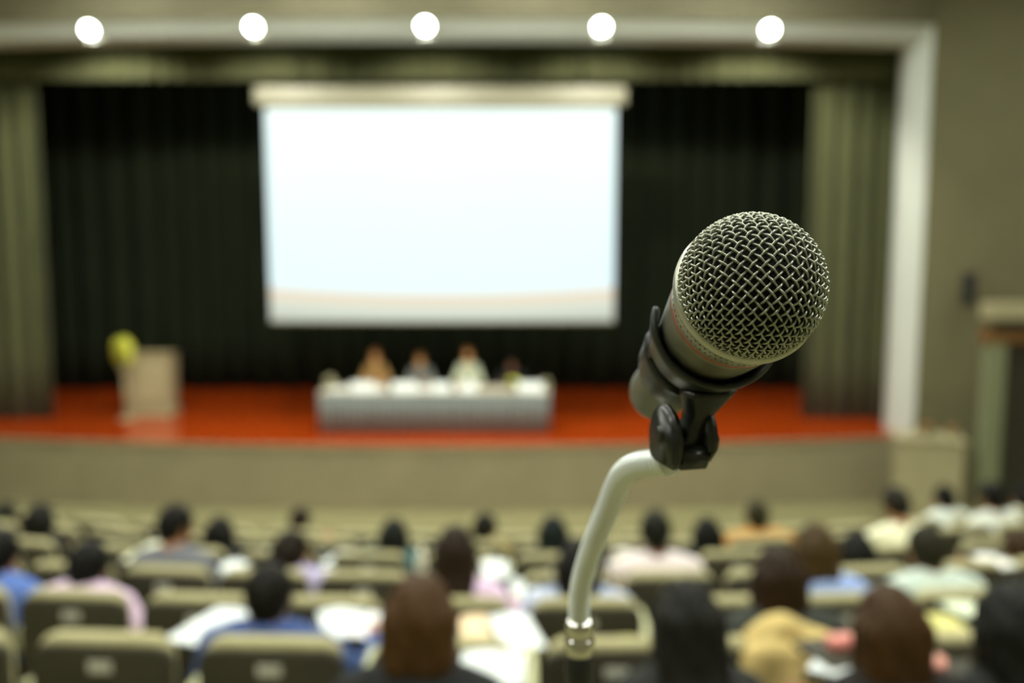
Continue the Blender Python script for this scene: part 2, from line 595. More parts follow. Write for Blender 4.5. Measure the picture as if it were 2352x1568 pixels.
def d_caps(P, pr):
    a, b = np.array(pr['a']), np.array(pr['b'])
    ab = b - a
    t = np.clip(((P[0] - a[0]) * ab[0] + (P[1] - a[1]) * ab[1] + (P[2] - a[2]) * ab[2]) / max(ab @ ab, 1e-9), 0, 1)
    dx = P[0] - a[0] - t * ab[0]; dy = P[1] - a[1] - t * ab[1]; dz = P[2] - a[2] - t * ab[2]
    return np.sqrt(dx * dx + dy * dy + dz * dz) - (pr['ra'] + (pr['rb'] - pr['ra']) * t)


def d_ell(P, pr):
    c, r, Rm = pr['c'], pr['r'], pr['R']
    q = [P[i] - c[i] for i in range(3)]
    l = [(Rm[0][i] * q[0] + Rm[1][i] * q[1] + Rm[2][i] * q[2]) for i in range(3)]
    k0 = np.sqrt((l[0] / r[0]) ** 2 + (l[1] / r[1]) ** 2 + (l[2] / r[2]) ** 2)
    k1 = np.sqrt((l[0] / r[0] ** 2) ** 2 + (l[1] / r[1] ** 2) ** 2 + (l[2] / r[2] ** 2) ** 2) + 1e-9
    return k0 * (k0 - 1) / k1


def dist(P, pr):
    return d_caps(P, pr) if pr['t'] == 'c' else d_ell(P, pr)


def bounds(pr):
    if pr['t'] == 'c':
        r = max(pr['ra'], pr['rb'])
        return np.minimum(pr['a'], pr['b']) - r, np.maximum(pr['a'], pr['b']) + r
    r = max(pr['r'])
    return np.array(pr['c']) - r, np.array(pr['c']) + r


def surf_net(Fd, xs, ys, zs):
    ins = Fd < 0
    nx, ny, nz = Fd.shape
    c = [ins[i:nx - 1 + i, j:ny - 1 + j, k:nz - 1 + k] for i in (0, 1) for j in (0, 1) for k in (0, 1)]
    s = np.zeros(c[0].shape, np.int8)
    for x in c:
        s += x
    act = (s > 0) & (s < 8)
    I, J, K = np.nonzero(act)
    idx = -np.ones(act.shape, np.int64)
    idx[I, J, K] = np.arange(len(I))
    acc = np.zeros((len(I), 3)); cnt = np.zeros(len(I))
    corners = [(i, j, k) for i in (0, 1) for j in (0, 1) for k in (0, 1)]
    for a in corners:
        for ax in range(3):
            if a[ax] == 1:
                continue
            b = list(a); b[ax] = 1
            fa = Fd[I + a[0], J + a[1], K + a[2]]; fb = Fd[I + b[0], J + b[1], K + b[2]]
            m = (fa < 0) != (fb < 0)
            t = np.where(m, fa / np.where(np.abs(fa - fb) < 1e-12, 1, fa - fb), 0)
            pa = np.stack([xs[I + a[0]], ys[J + a[1]], zs[K + a[2]]], 1)
            pb = np.stack([xs[I + b[0]], ys[J + b[1]], zs[K + b[2]]], 1)
            acc += np.where(m[:, None], pa + (pb - pa) * t[:, None], 0)
            cnt += m
    V = acc / np.maximum(cnt, 1)[:, None]
    quads = []
    for ax in range(3):
        sl0 = [slice(None)] * 3; sl1 = [slice(None)] * 3
        sl0[ax] = slice(0, -1); sl1[ax] = slice(1, None)
        A = ins[tuple(sl0)]; B = ins[tuple(sl1)]
        ch = A != B
        i, j, k = np.nonzero(ch)
        o1, o2 = [(1, 2), (2, 0), (0, 1)][ax]
        g = np.stack([i, j, k], 1)
        ok = (g[:, o1] > 0) & (g[:, o2] > 0) & (g[:, o1] < Fd.shape[o1] - 1) & (g[:, o2] < Fd.shape[o2] - 1)
        g = g[ok]
        flip = ~A[i, j, k][ok]
        e1 = np.zeros(3, int); e1[o1] = 1
        e2 = np.zeros(3, int); e2[o2] = 1
        q = [g - e1 - e2, g - e2, g, g - e1]
        q = np.stack([idx[x[:, 0], x[:, 1], x[:, 2]] for x in q], 1)
        q[flip] = q[flip][:, ::-1]
        quads.append(q)
    Q = np.concatenate(quads)
    Q = Q[(Q >= 0).all(1)]
    return V, Q


def sdf_mesh(prims, res, fine=None, k=0.03, cut=None, warp=None):
    lo = np.min([bounds(p)[0] for p in prims], 0) - 0.03
    hi = np.max([bounds(p)[1] for p in prims], 0) + 0.03
    axes = []
    for a in range(3):
        if fine is None:
            axes.append(np.arange(lo[a], hi[a] + res, res))
        else:
            f0, f1, fr = fine[a]
            p = []
            v = lo[a]
            while v < hi[a] + res:
                p.append(v)
                v += fr if f0 < v < f1 else res
            axes.append(np.array(p))
    xs, ys, zs = axes
    Fd = np.full((len(xs), len(ys), len(zs)), 0.12)
    for p in prims:
        kk = p.get('k', k)
        bl, bh = bounds(p)
        mg = 0.05
        s = []
        for a, A in enumerate(axes):
            i0 = max(0, np.searchsorted(A, bl[a] - mg) - 1); i1 = min(len(A), np.searchsorted(A, bh[a] + mg) + 1)
            s.append(slice(i0, i1))
        P = np.meshgrid(xs[s[0]], ys[s[1]], zs[s[2]], indexing='ij')
        sub = Fd[tuple(s)]
        Fd[tuple(s)] = smin(sub, np.minimum(dist(P, p), 0.12), kk)
    if cut or warp:
        P = np.meshgrid(xs, ys, zs, indexing='ij')
        if warp:
            Fd = Fd + warp(P)
        for c in (cut or []):
            Fd = np.maximum(Fd, -(c(P) if callable(c) else dist(P, c)))
    return surf_net(Fd, xs, ys, zs)


def cap(a, b, ra, rb, cls, k=None):
    d = dict(t='c', a=np.array(a, float), b=np.array(b, float), ra=ra, rb=rb, cls=cls)
    if k:
        d['k'] = k
    return d


I3 = np.eye(3)


def ell(c, r, cls, Rm=None, k=None):
    d = dict(t='e', c=np.array(c, float), r=r, cls=cls, R=I3 if Rm is None else Rm)
    if k:
        d['k'] = k
    return d


def rotx(a):
    c, s = math.cos(a), math.sin(a)
    return np.array([[1, 0, 0], [0, c, -s], [0, s, c]])


def rotz(a):
    c, s = math.cos(a), math.sin(a)
    return np.array([[c, -s, 0], [s, c, 0], [0, 0, 1]])


def roty(a):
    c, s = math.cos(a), math.sin(a)
    return np.array([[c, 0, s], [0, 1, 0], [-s, 0, c]])


def unit(v):
    return v / max(np.linalg.norm(v), 1e-9)


_hand = {}


def hand_mesh(side):
    """palm along +y from the wrist, back of the hand up, thumb to the inner side"""
    if side in _hand:
        return _hand[side]
    s = side
    P = [cap((0, -0.02, 0), (0, 0.02, 0), 0.024, 0.025, 's', 0.012),
         ell((0, 0.055, 0), (0.041, 0.048, 0.0155), 's', k=0.012)]
    for i, (x, L) in enumerate(((-0.029, 0.062), (-0.010, 0.074), (0.010, 0.070), (0.028, 0.055))):
        x *= -s
        a = np.array([x, 0.088, 0.0]); b = a + np.array([x * 0.12, L * 0.5, -0.010]); c = b + np.array([x * 0.05, L * 0.42, -0.026])
        P.append(cap(a - np.array([0, 0.02, 0]), b, 0.0098, 0.0088, 's', 0.004))
        P.append(cap(b, c, 0.0088, 0.0074, 's', 0.004))
    a = np.array([-s * 0.030, 0.025, -0.006]); b = np.array([-s * 0.056, 0.058, -0.014]); c = np.array([-s * 0.062, 0.086, -0.022])
    P += [cap(a, b, 0.014, 0.0105, 's', 0.008), cap(b, c, 0.0105, 0.0088, 's', 0.004)]
    _hand[side] = sdf_mesh(P, 0.0052, k=0.006)
    return _hand[side]


def person(label, loc, rz, hh=1.12, lean=0.12, hair=('short', (18, 16, 12)), shirt=(60, 60, 60), skin=0, hyaw=0.0, hpitch=0.15, htilt=0.0,
           wl=(-0.16, 0.36, 0.72), wr=(0.16, 0.36, 0.72), sleeve=1.0, res=0.017, hair_scale=1.0, width=1.0, pants=(28, 28, 34), name='person', group=None, bare_legs=False):
    root_k = (hh - 0.55) / (1.21 - 0.55) / max(0.6, math.cos(lean))
    Rl = rotx(-lean)

    def up(p):
        q = np.array([p[0] * width, p[1], (p[2] - 0.55) * root_k])
        return Rl @ q + np.array([0, 0, 0.55])
    prims = []
    A = prims.append
    A(ell((0, 0.0, 0.55), (0.175 * width, 0.135, 0.125), 'pants'))
    for s in (-1, 1):
        A(cap((s * 0.055 * width, -0.0, 0.58), up((s * 0.06, -0.02, 0.88)), 0.115, 0.115, 'shirt'))
    A(ell(up((0, -0.01, 0.90)), (0.165 * width, 0.112, 0.15), 'shirt', Rl))
    A(cap(up((-0.135, -0.02, 0.995)), up((0.135, -0.02, 0.995)), 0.062, 0.062, 'shirt', 0.05))
    nb = up((0, -0.015, 1.04))
    A(cap(up((-0.09, -0.02, 1.01)), nb, 0.055, 0.05, 'shirt', 0.05))
    A(cap(up((0.09, -0.02, 1.01)), nb, 0.055, 0.05, 'shirt', 0.05))
    hc = up((0, 0.02, 1.21))
    hc[2] = hh
    Rh = rotz(hyaw) @ roty(htilt) @ rotx(-hpitch)

    def hd(p):
        return hc + Rh @ np.array(p, float)
    A(cap(nb - np.array([0, 0, 0.02]), hd((0, -0.02, -0.05)), 0.054, 0.05, 'skin', 0.025))
    A(ell(hc, (0.074, 0.094, 0.113), 'skin', Rh, 0.02))
    A(ell(hd((0, 0.035, -0.062)), (0.054, 0.058, 0.052), 'skin', Rh, 0.02))
    A(cap(hd((0, 0.088, 0.01)), hd((0, 0.104, -0.022)), 0.010, 0.015, 'skin', 0.012))
    for s in (-1, 1):
        A(ell(hd((s * 0.077, -0.005, -0.008)), (0.011, 0.024, 0.032), 'skin', Rh, 0.008))
        A(ell(hd((s * 0.030, 0.083, 0.012)), (0.014, 0.009, 0.008), 'eye', Rh, 0.004))
    A(ell(hd((0, 0.088, -0.058)), (0.024, 0.009, 0.009), 'lips', Rh, 0.005))
    wr_ = []
    for s, wt in ((-1, wl), (1, wr)):
        S = up((s * 0.185, -0.02, 0.985))
        T = np.array(wt, float)
        L1, L2 = 0.285 * (0.9 + 0.1 * root_k), 0.25
        d = T - S
        D = np.linalg.norm(d)
        if D > L1 + L2 - 0.01:
            T = S + d * (L1 + L2 - 0.01) / D
            d = T - S
            D = np.linalg.norm(d)
        u = d / D
        x = (L1 * L1 - L2 * L2 + D * D) / (2 * D)
        h = math.sqrt(max(L1 * L1 - x * x, 0))
        pole = np.array([s * 0.55, -0.35, -0.8])
        pole = unit(pole - u * (pole @ u))
        El = S + u * x + pole * h
        A(cap(S, El, 0.054, 0.042, 'shirt'))
        m = El + (T - El) * max(0.02, (sleeve - 0.5) * 2)
        if sleeve > 0.95:
            A(cap(El, El + (T - El) * 0.93, 0.042, 0.031, 'shirt', 0.015))
            A(cap(El + (T - El) * 0.93, T, 0.027, 0.026, 'skin', 0.01))
        else:
            A(cap(El, T, 0.040, 0.027, 'skin', 0.015))
        wr_.append((s, El, T))
        H = np.array([s * 0.09, 0.0, 0.53]); Kn = np.array([s * 0.11, 0.44, 0.51]); An = np.array([s * 0.11, 0.40, 0.10])
        A(cap(H, Kn, 0.085, 0.060, 'pants'))
        A(cap(Kn, An, 0.058, 0.040, 'pants'))
        A(cap(An + np.array([0, -0.02, -0.05]), An + np.array([s * 0.02, 0.15, -0.065]), 0.042, 0.033, 'shoe', 0.02))
    f = ((-0.10 + hc[0], 0.10 + hc[0], 0.0085), (hc[1] - 0.11, hc[1] + 0.14, 0.0085), (hh - 0.13, hh + 0.13, 0.0085))
    V, Q = sdf_mesh(prims, res, f)
    # class of every vertex
    Dm = np.stack([dist(V.T, p) for p in prims])
    cls = np.array([p['cls'] for p in prims])[np.argmin(Dm, 0)]
    order = ['skin', 'shirt', 'pants', 'shoe', 'eye', 'lips']
    nb_body = len(V)
    VV, QQ = [V], [Q]
    off = len(V)
    for s, El, T in wr_:
        hv, hq = hand_mesh(s)
        y = unit(T - El)
        z = np.array([0.0, 0.0, 1.0]); z = unit(z - y * (z @ y)); x = np.cross(y, z)
        VV.append(T + hv @ np.stack([x, y, z])); QQ.append(hq + off); off += len(hv)
    Vall = np.concatenate(VV); Qall = np.concatenate(QQ)
    me = bpy.data.meshes.new(name)
    me.from_pydata(Vall.tolist(), [], Qall.tolist())
    me.update()
    body = link_mesh(name, me, [SKIN[skin], M['eye'], M['lips']])
    fc = cls[Q[:, 0]]
    mi = np.zeros(len(Qall), np.int32)
    mi[:len(Q)][fc == 'eye'] = 1
    mi[:len(Q)][fc == 'lips'] = 2
    me.polygons.foreach_set('material_index', mi)
    nr = np.zeros(len(Vall) * 3); me.vertices.foreach_get('normal', nr); nr = nr.reshape(-1, 3)[:nb_body]
    for c, part, m, t, sd in (('shirt', 'shirt', cloth(shirt), 0.008, 0), ('pants', 'trousers', cloth(pants), 0.006, 0), ('shoe', 'shoe', M['shoe'], 0.006, -1), ('shoe', 'shoe', M['shoe'], 0.006, 1)):
        sel = np.nonzero(((cls[Q] == c).sum(1) >= 2) & ((V[Q[:, 0], 0] * sd > 0) | (sd == 0)))[0]
        q = Q[sel]
        used, inv = np.unique(q, return_inverse=True)
        gv = V[used] + nr[used] * t
        pyobj(part, gv.tolist(), inv.reshape(-1, 4).tolist(), m, body)
    # hair
    st, hcol = hair
    hs = hair_scale
    hp = []
    H = lambda c, r, k=0.02: hp.append(ell(hd(c), r, 'h', Rh, k))
    H((0, -0.012, 0.016), (0.090 * hs, 0.106 * hs, 0.118 * hs))
    if st == 'long':
        for s in (-1, 0, 1):
            hp.append(cap(hd((s * 0.045, -0.055, 0.0)), hd((s * 0.05, -0.085, -0.17)), 0.058, 0.05, 'h'))
            hp.append(cap(hd((s * 0.05, -0.085, -0.17)), hc + np.array([s * 0.055, -0.14, -0.30]), 0.05, 0.035, 'h'))
        for s in (-1, 1):
            hp.append(cap(hd((s * 0.075, -0.01, 0.0)), hd((s * 0.082, 0.0, -0.17)), 0.03, 0.025, 'h'))
    elif st == 'bob':
        for s in (-1, 0, 1):
            hp.append(cap(hd((s * 0.045, -0.05, 0.0)), hd((s * 0.05, -0.062, -0.10)), 0.062, 0.05, 'h'))
        for s in (-1, 1):
            hp.append(cap(hd((s * 0.075, -0.005, 0.0)), hd((s * 0.080, 0.005, -0.10)), 0.030, 0.024, 'h'))
    elif st == 'bun':
        hp.append(cap(hd((0, -0.05, 0.0)), hd((0, -0.05, -0.05)), 0.065, 0.055, 'h'))
        hp.append(ell(hd((0, -0.13, 0.02)), (0.045, 0.04, 0.045), 'h', Rh))
    else:
        hp.append(cap(hd((0, -0.045, 0.0)), hd((0, -0.055, -0.055)), 0.062, 0.045, 'h'))
    face = ell(hd((0, 0.125, -0.035)), (0.082, 0.085, 0.105), 'x', Rh)
    cuts = [face]
    if st == 'short':
        for s in (-1, 1):
            cuts.append(ell(hd((s * 0.10, 0.03, -0.075)), (0.045, 0.075, 0.062), 'x', Rh))
    ph = random.uniform(0, 6)
    warp = lambda P: 0.0028 * np.sin(9 * np.arctan2(P[0] - hc[0], P[1] - hc[1]) * 2 + ph + 9 * (P[2] - hc[2])) + 0.002 * np.sin(70 * (P[0] - hc[0]) + 50 * (P[2] - hc[2]) + ph)
    hv, hq = sdf_mesh(hp, 0.0105, cut=cuts, warp=warp)
    pyobj('hair', hv.tolist(), hq.tolist(), hairmat(hcol), body)
    body.location = loc
    body.rotation_euler = (0, 0, rz)
    tag(body, label, 'person', group)
    return body


# ------------------------------------------------------------------ seats
def make_seat():
    t = thing('auditorium_seat', 'seat', 'seat', (0, 0, 0))
    tilt = R(7)
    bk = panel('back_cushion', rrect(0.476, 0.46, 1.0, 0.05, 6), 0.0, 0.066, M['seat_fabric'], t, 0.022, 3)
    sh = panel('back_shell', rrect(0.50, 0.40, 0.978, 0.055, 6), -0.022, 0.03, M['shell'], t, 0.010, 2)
    box('number_plate', (0, -0.024, 0.905), (0.085, 0.006, 0.042), M['plate'], sh, 0.002, 1)
    bm = bmesh.new()
    add_box(bm, (0, 0.30, 0.40), (0.46, 0.44, 0.09), 0.03, 3)
    bmobj('seat_cushion', bm, M['seat_fabric'], t, True)
    for s in (-1, 1):
        bm = bmesh.new()
        add_box(bm, (s * 0.2825, 0.235, 0.785), (0.060, 0.38, 0.05), 0.022, 3)
        arm = bmobj('armrest', bm, M['arm'], t, True)
        bm = bmesh.new()
        add_box(bm, (s * 0.2825, 0.16, 0.385), (0.035, 0.16, 0.76), 0.012, 2)
        add_box(bm, (s * 0.2825, 0.16, 0.012), (0.06, 0.26, 0.024), 0.006, 1)
        sup = bmobj('side_support', bm, M['steel_dark'], t)
        arm['side'] = s; sup['side'] = s
        bm = bmesh.new()
        add_box(bm, (s * 0.2825, 0.055, 0.75), (0.056, 0.05, 0.12), 0.016, 2)
        bmobj('arm_cap', bm, M['arm'], arm, True)
    return t


# people in the audience: (px, py of the head's middle, row, options, label)
K = (16, 15, 11); DB = (52, 33, 17); BR = (70, 45, 22)
PEOPLE = [
    (965, 1425, 0, dict(hair=('bob', (74, 51, 25)), shirt=(18, 20, 18), hair_scale=1.02), 'person with rounded brown bob in black top, nearest in the middle of the photo'),
    (1578, 1425, 0, dict(width=0.85, hair_scale=0.90, hair=('long', (26, 26, 20)), shirt=(32, 34, 30)), 'person with long black hair in dark jacket, just right of the microphone stand'),
    (2040, 1445, 0, dict(width=0.84, hair=('bob', (66, 45, 21)), shirt=(22, 18, 12)), 'person with dark brown bob in dark top beside white sheets, lower right'),
    (2318, 1445, 0, dict(width=0.84, hair=('long', (20, 22, 16)), shirt=(18, 20, 16), hair_scale=1.05), 'person with long black hair at the lower right edge of the photo'),
    (620, 1368, 1, dict(hair=('short', (22, 20, 12)), shirt=(58, 78, 128), wr=(0.34, 0.40, 0.74), wl=(-0.22, 0.40, 0.74), width=1.08), 'person with short black hair in navy blue shirt between two sets of white papers'),
    (208, 1300, 2, dict(hair=('short', K), shirt=(212, 186, 212), width=1.1, hair_scale=1.06, wr=(0.36, 0.25, 0.62), lean=0.2), 'person with short black hair in pale pink shirt at left'),
    (2, 1272, 2, dict(hair=('short', K), shirt=(84, 112, 178)), 'person in bright blue shirt at the left edge'),
    (405, 1208, 3, dict(hair=('short', (22, 20, 15)), shirt=(104, 106, 112), hyaw=-0.7, width=1.05), 'person in slate grey shirt with head turned to the right, left of centre'),
    (507, 1226, 4, dict(hair=('long', K), shirt=(30, 32, 30)), 'person with long black hair behind the one in slate grey shirt'),
    (690, 1197, 6, dict(hair=('short', (40, 30, 18)), shirt=(70, 62, 40)), 'small far person with brown hair in the distant rows, left of centre'),
    (672, 1266, 3, dict(hair=('bob', (30, 22, 12)), shirt=(170, 162, 196), hyaw=-0.9, skin=0), 'person in lilac top turned sideways beyond the navy shirt'),
    (905, 1232, 4, dict(hair=('long', (20, 24, 18)), shirt=(40, 92, 98), width=1.1), 'person with long black hair in teal top below the table'),
    (1046, 1268, 2, dict(hair=('long', (40, 28, 15)), shirt=(222, 192, 222), lean=0.1, wr=(0.28, 0.30, 0.75)), 'person with long dark hair in lilac pink top left of the gooseneck'),
    (1115, 1214, 5, dict(hair=('short', (26, 24, 16)), shirt=(150, 135, 90), hyaw=-0.6), 'far person in khaki top with head turned, left of the gooseneck'),
    (1270, 1226, 4, dict(hair=('long', (20, 28, 24)), shirt=(24, 34, 32)), 'person with straight black hair in dark top just left of the gooseneck'),
    (1325, 1300, 2, dict(hair=('long', (20, 18, 12)), shirt=(170, 180, 205), width=1.1), 'person with long black hair in pale blue top behind the gooseneck'),
    (1505, 1222, 3, dict(hair=('short', (24, 26, 16)), shirt=(228, 208, 206), skin=2, width=1.12), 'person with short black hair in pale rose shirt right of the gooseneck'),
    (1622, 1228, 4, dict(hair=('long', (14, 15, 10)), shirt=(18, 18, 14)), 'person with long black hair in black top below the microphone'),
    (1738, 1186, 5, dict(hair=('short', (48, 46, 24)), shirt=(176, 128, 62), skin=0, width=1.25), 'person with short hair in ochre shirt, tallest right of the microphone'),
    (1785, 1328, 1, dict(hair=('bob', (46, 32, 16)), shirt=(44, 48, 42), width=1.1, lean=0.2), 'person with dark brown bob in charcoal jacket right of the microphone'),
    (1872, 1262, 2, dict(hair=('bob', (72, 56, 30)), shirt=(150, 172, 222), lean=0.1), 'person with brown bob in sky blue shirt at right'),
    (2060, 1162, 4, dict(hair=('short', (30, 26, 16)), shirt=(240, 236, 186), width=1.2, lean=0.3, hpitch=0.6), 'person hunched forward in cream yellow shirt at right'),
    (2168, 1145, 6, dict(hair=('short', K), shirt=(205, 214, 205), sleeve=0.5, wr=(0.3, 0.2, 0.62), skin=0), 'far person in white short sleeved shirt in front of the tan stand'),
    (2275, 1142, 5, dict(hair=('short', K), shirt=(200, 206, 196)), 'far person in white shirt right of the tan stand'),
    (1965, 1268, 3, dict(hair=('long', (20, 22, 16)), shirt=(26, 28, 22)), 'person with long black hair in dark top left of the pale grey shirt'),
    (2125, 1262, 2, dict(hair=('short', (40, 38, 22)), shirt=(190, 204, 192), lean=0.25, width=1.1), 'person in pale grey shirt above the brown bob at lower right'),
    (95, 1196, 4, dict(hair=('bob', (24, 22, 14)), shirt=(24, 24, 18)), 'person with black bob in dark top, second from the left among the far rows'),
    (14, 1186, 5, dict(hair=('short', (34, 36, 20)), shirt=(70, 74, 50)), 'far person in olive top at the left edge'),
    (2344, 1148, 6, dict(hair=('short', K), shirt=(205, 214, 205)), 'far person in white shirt at the right edge'),
    (2338, 1262, 3, dict(hair=('short', (60, 44, 22)), shirt=(120, 126, 92), skin=0), 'person in sage green shirt at the right edge'),
]
placed = []


def seat_x_from_px(px, r, fwd=0.0, dz=0.0):
    """x of the seat of row r whose point fwd metres ahead of the back shows at px"""
    x = 0.0
    for _ in range(8):
        rz = math.atan2(x, 24.0 - ROWS[r][0])
        y = row_y(r, x) + fwd * math.cos(rz)
        zc = y * CT - (ROWS[r][1] + dz - CAM_Z) * ST
        x = (px - 1176) / FPX * zc + math.sin(rz) * fwd
    return x


people_by_row = {r: [] for r in range(7)}
for px, py, r, kw, lab in PEOPLE:
    fwd = 0.26 + 0.58 * math.sin(kw.get('lean', 0.12))
    x = seat_x_from_px(px, r, fwd, 0.12)
    y = row_y(r, x)
    rz = math.atan2(x, 24.0 - ROWS[r][0])           # rows curve: everybody faces the middle of the stage
    zh = WY(px, py, y + fwd * math.cos(rz)).z
    hh = min(1.32, max(0.88, zh - row_floor(r)))
    loc = (x - math.sin(rz) * 0.24, y + math.cos(rz) * 0.24, row_floor(r) + 0.0)
    kw = dict(kw)
    kw.setdefault('res', 0.017 if r < 3 else 0.021)
    bo = person(lab, loc, rz, hh=hh, group='people seated in the audience', **kw)
    people_by_row[r].append((x, lab, bo))
    placed.append((px, py, r, round(x, 2), round(hh, 2), round(zh - row_floor(r), 2)))

# seats: one for everybody seated and empty ones between them, row by row
proto = make_seat()
used_proto = False
ordw = ['first', 'second', 'third', 'fourth', 'fifth', 'sixth', 'seventh', 'eighth', 'ninth', 'tenth', 'eleventh', 'twelfth', 'thirteenth', 'fourteenth', 'fifteenth', 'sixteenth', 'seventeenth', 'eighteenth', 'nineteenth']
rown = ['nearest', 'second nearest', 'third', 'fourth', 'fifth', 'sixth', 'farthest']
SEATS = {}
SEEN = {1: [seat_x_from_px(285, 1), seat_x_from_px(657, 1)], 2: [seat_x_from_px(225, 2)]}     # seats that show clearly
for r in range(7):
    half = 0.535 * (ROWS[r][0] + 0.9)
    pe = sorted(people_by_row[r])
    want = SEEN.get(r, []) * 2 + [q[0] for q in pe]
    best = None
    for pi in range(13):
        pitch = 0.54 + 0.005 * pi
        for oi in range(60):
            b = pitch * oi / 60
            dv = [abs((x - b) / pitch - round((x - b) / pitch)) * pitch for x in want] or [0]
            c = max(dv) + 0.3 * sum(dv) / len(dv) + 0.2 * abs(pitch - 0.565)
            if best is None or c < best[0]:
                best = (c, pitch, b)
    _, pitch, b = best
    k0 = math.ceil((-half - b) / pitch); k1 = math.floor((half - b) / pitch)
    keep = [[b + pitch * k, None] for k in range(k0, k1 + 1)]
    for x, lab, body in pe:
        q = min((q for q in keep if q[1] is None), key=lambda q: abs(q[0] - x))
        q[1] = lab
        d_ = x - q[0]
        if abs(d_) > 0.12:                              # sit well inside the seat
            body.location.x += math.copysign(0.12, d_) - d_
    keep.sort()
    ne = 0
    for i, (x, lab) in enumerate(keep):
        if not used_proto:
            o = proto; used_proto = True
        else:
            o = copy_tree(proto)
        for ch in list(o.children):                     # neighbours share the armrest between them
            sd = ch.get('side')
            if sd == -1 and i > 0:
                for g in list(ch.children):
                    bpy.data.objects.remove(g)
                bpy.data.objects.remove(ch)
            elif sd == 1:
                ch.location.x = pitch / 2 - 0.2825
        rz = math.atan2(x, 24.0 - ROWS[r][0])
        o.location = (x, row_y(r, x), row_floor(r))
        o.rotation_euler = (0, 0, rz)
        if lab:
            sub = lab.split(',')[0].replace('person ', '', 1)
            words = ('brown seat holding the person ' + sub).split()
            if lab.startswith('far') or lab.startswith('small'):
                words = ('brown seat holding the ' + lab.split(',')[0]).split()
            o['label'] = ' '.join(words[:16])
        else:
            o['label'] = 'empty dark brown seat with tan top edge, %s row, %s seat from the left' % (rown[r], ordw[min(i, 18)])
        o['category'] = 'seat'
        o['group'] = 'seats in the %s row' % rown[r]
        SEATS.setdefault(r, []).append((x, o))

# ------------------------------------------------------------------ papers and small things on the writing tablets


def near_seat(r, x):
    return min(SEATS[r], key=lambda q: abs(q[0] - x))[1]


def local_to(o, p):
    Mx = Matrix.Translation(o.location) @ Matrix.Rotation(o.rotation_euler.z, 4, 'Z')
    return Mx.inverted() @ Vector(p)


def tablet(r, p, w, d, rz):
    """fold-out writing board of the nearest seat, under the thing at p"""
    s = near_seat(r, p[0])
    q = local_to(s, p)
    mx = Matrix.Rotation(rz, 3, 'Z')
    side = 1 if q.x > 0 else -1
    bm = bmesh.new()
    add_box(bm, (q.x, q.y, q.z - 0.012), (w, d, 0.018), 0.005, 2, mx)
    b_ = bmobj('writing_tablet', bm, M['shell'], s)
    V, F = tube_vf([(side * 0.2825, 0.38, 0.76), (side * 0.2825, 0.44, q.z - 0.03), (q.x * 0.6 + side * 0.11, q.y - d * 0.3, q.z - 0.03), (q.x, q.y, q.z - 0.022)], 0.012, 8)
    pyobj('tablet_arm', V, F, M['steel_dark'], b_)


def sheet(name, label, px, py, r, w, d, color=None, rz=0.0, hgt=0.74, thick=0.006, cat='paper', tab=True, curl=0.01, tiltx=0.0):
    p = WZ(px, py, row_floor(r) + hgt)
    if tab:
        tablet(r, p, min(w + 0.02, 0.36), min(d + 0.02, 0.34), rz)
    V, F = [], []
    nx, ny = 8, 6
    for lay in (0, 1):
        for j in range(ny + 1):
            for i in range(nx + 1):
                u = i / nx - 0.5; v = j / ny - 0.5
                z = curl * (math.cos(u * 6.0 + 0.5) * 0.5 + 0.5) * (0.6 + v) * lay + (thick if lay else 0.0)
                V.append((u * w, v * d, z))
    k = (nx + 1) * (ny + 1)
    for j in range(ny):
        for i in range(nx):
            a = j * (nx + 1) + i
            F.append((a + 1, a, a + nx + 1, a + nx + 2))
            F.append((k + a, k + a + 1, k + a + nx + 2, k + a + nx + 1))
    for i in range(nx):
        F.append((i, i + 1, k + i + 1, k + i)); a = ny * (nx + 1) + i; F.append((a + 1, a, k + a, k + a + 1))
    for j in range(ny):
        a = j * (nx + 1); F.append((a + nx + 1, a, k + a, k + a + nx + 1)); a += nx; F.append((a, a + nx + 1, k + a + nx + 1, k + a))
    o = pyobj(name, V, F, M['paper'] if color is None else cloth(color, 'card'), smooth=False, loc=p, rot=(tiltx, 0, rz))
    return tag(o, label, cat, 'papers of the audience' if cat == 'paper' else None)


sheet('paper_sheet', 'large white paper sheet on the tablet left of the navy shirt', 497, 1442, 1, 0.25, 0.36, rz=-0.35)
sheet('paper_sheet', 'white paper sheet on the tablet right of the navy shirt', 792, 1432, 1, 0.20, 0.30, rz=0.3)
sheet('paper_sheet', 'pale pink tinted sheet beside the navy shirt', 842, 1438, 1, 0.10, 0.24, color=(250, 228, 226), rz=-0.2, tab=False, hgt=0.745)
sheet('folder', 'peach folder lying beside the brown bob in the middle', 1105, 1450, 1, 0.17, 0.30, color=(226, 196, 158), rz=0.1, cat='folder')
sheet('paper_sheet', 'white paper sheet on the peach folder', 1186, 1452, 1, 0.17, 0.34, rz=0.22, hgt=0.765, tab=True)
sheet('paper_sheet', 'white paper sheet at the bottom edge right of the brown bob', 1130, 1538, 0, 0.20, 0.22, rz=-0.05, hgt=0.86)
sheet('paper_sheet', 'folded white paper in front of the lilac pink top', 1138, 1308, 2, 0.14, 0.26, rz=0.1, hgt=0.78)
sheet('paper_sheet', 'white paper pad right of the lilac pink top', 1178, 1362, 2, 0.12, 0.36, rz=-0.05, hgt=0.72)
sheet('paper_sheet', 'white paper left of the person in lilac turned sideways', 604, 1280, 4, 0.20, 0.30, rz=0.1)
sheet('paper_sheet', 'white paper sheet left of the teal top', 795, 1284, 4, 0.25, 0.28, rz=-0.3)
sheet('paper_sheet', 'white paper right of the slate grey shirt', 516, 1312, 3, 0.15, 0.34, rz=-0.3)
sheet('paper_sheet', 'small white paper beyond the navy shirt', 757, 1320, 3, 0.11, 0.22, rz=0.5)
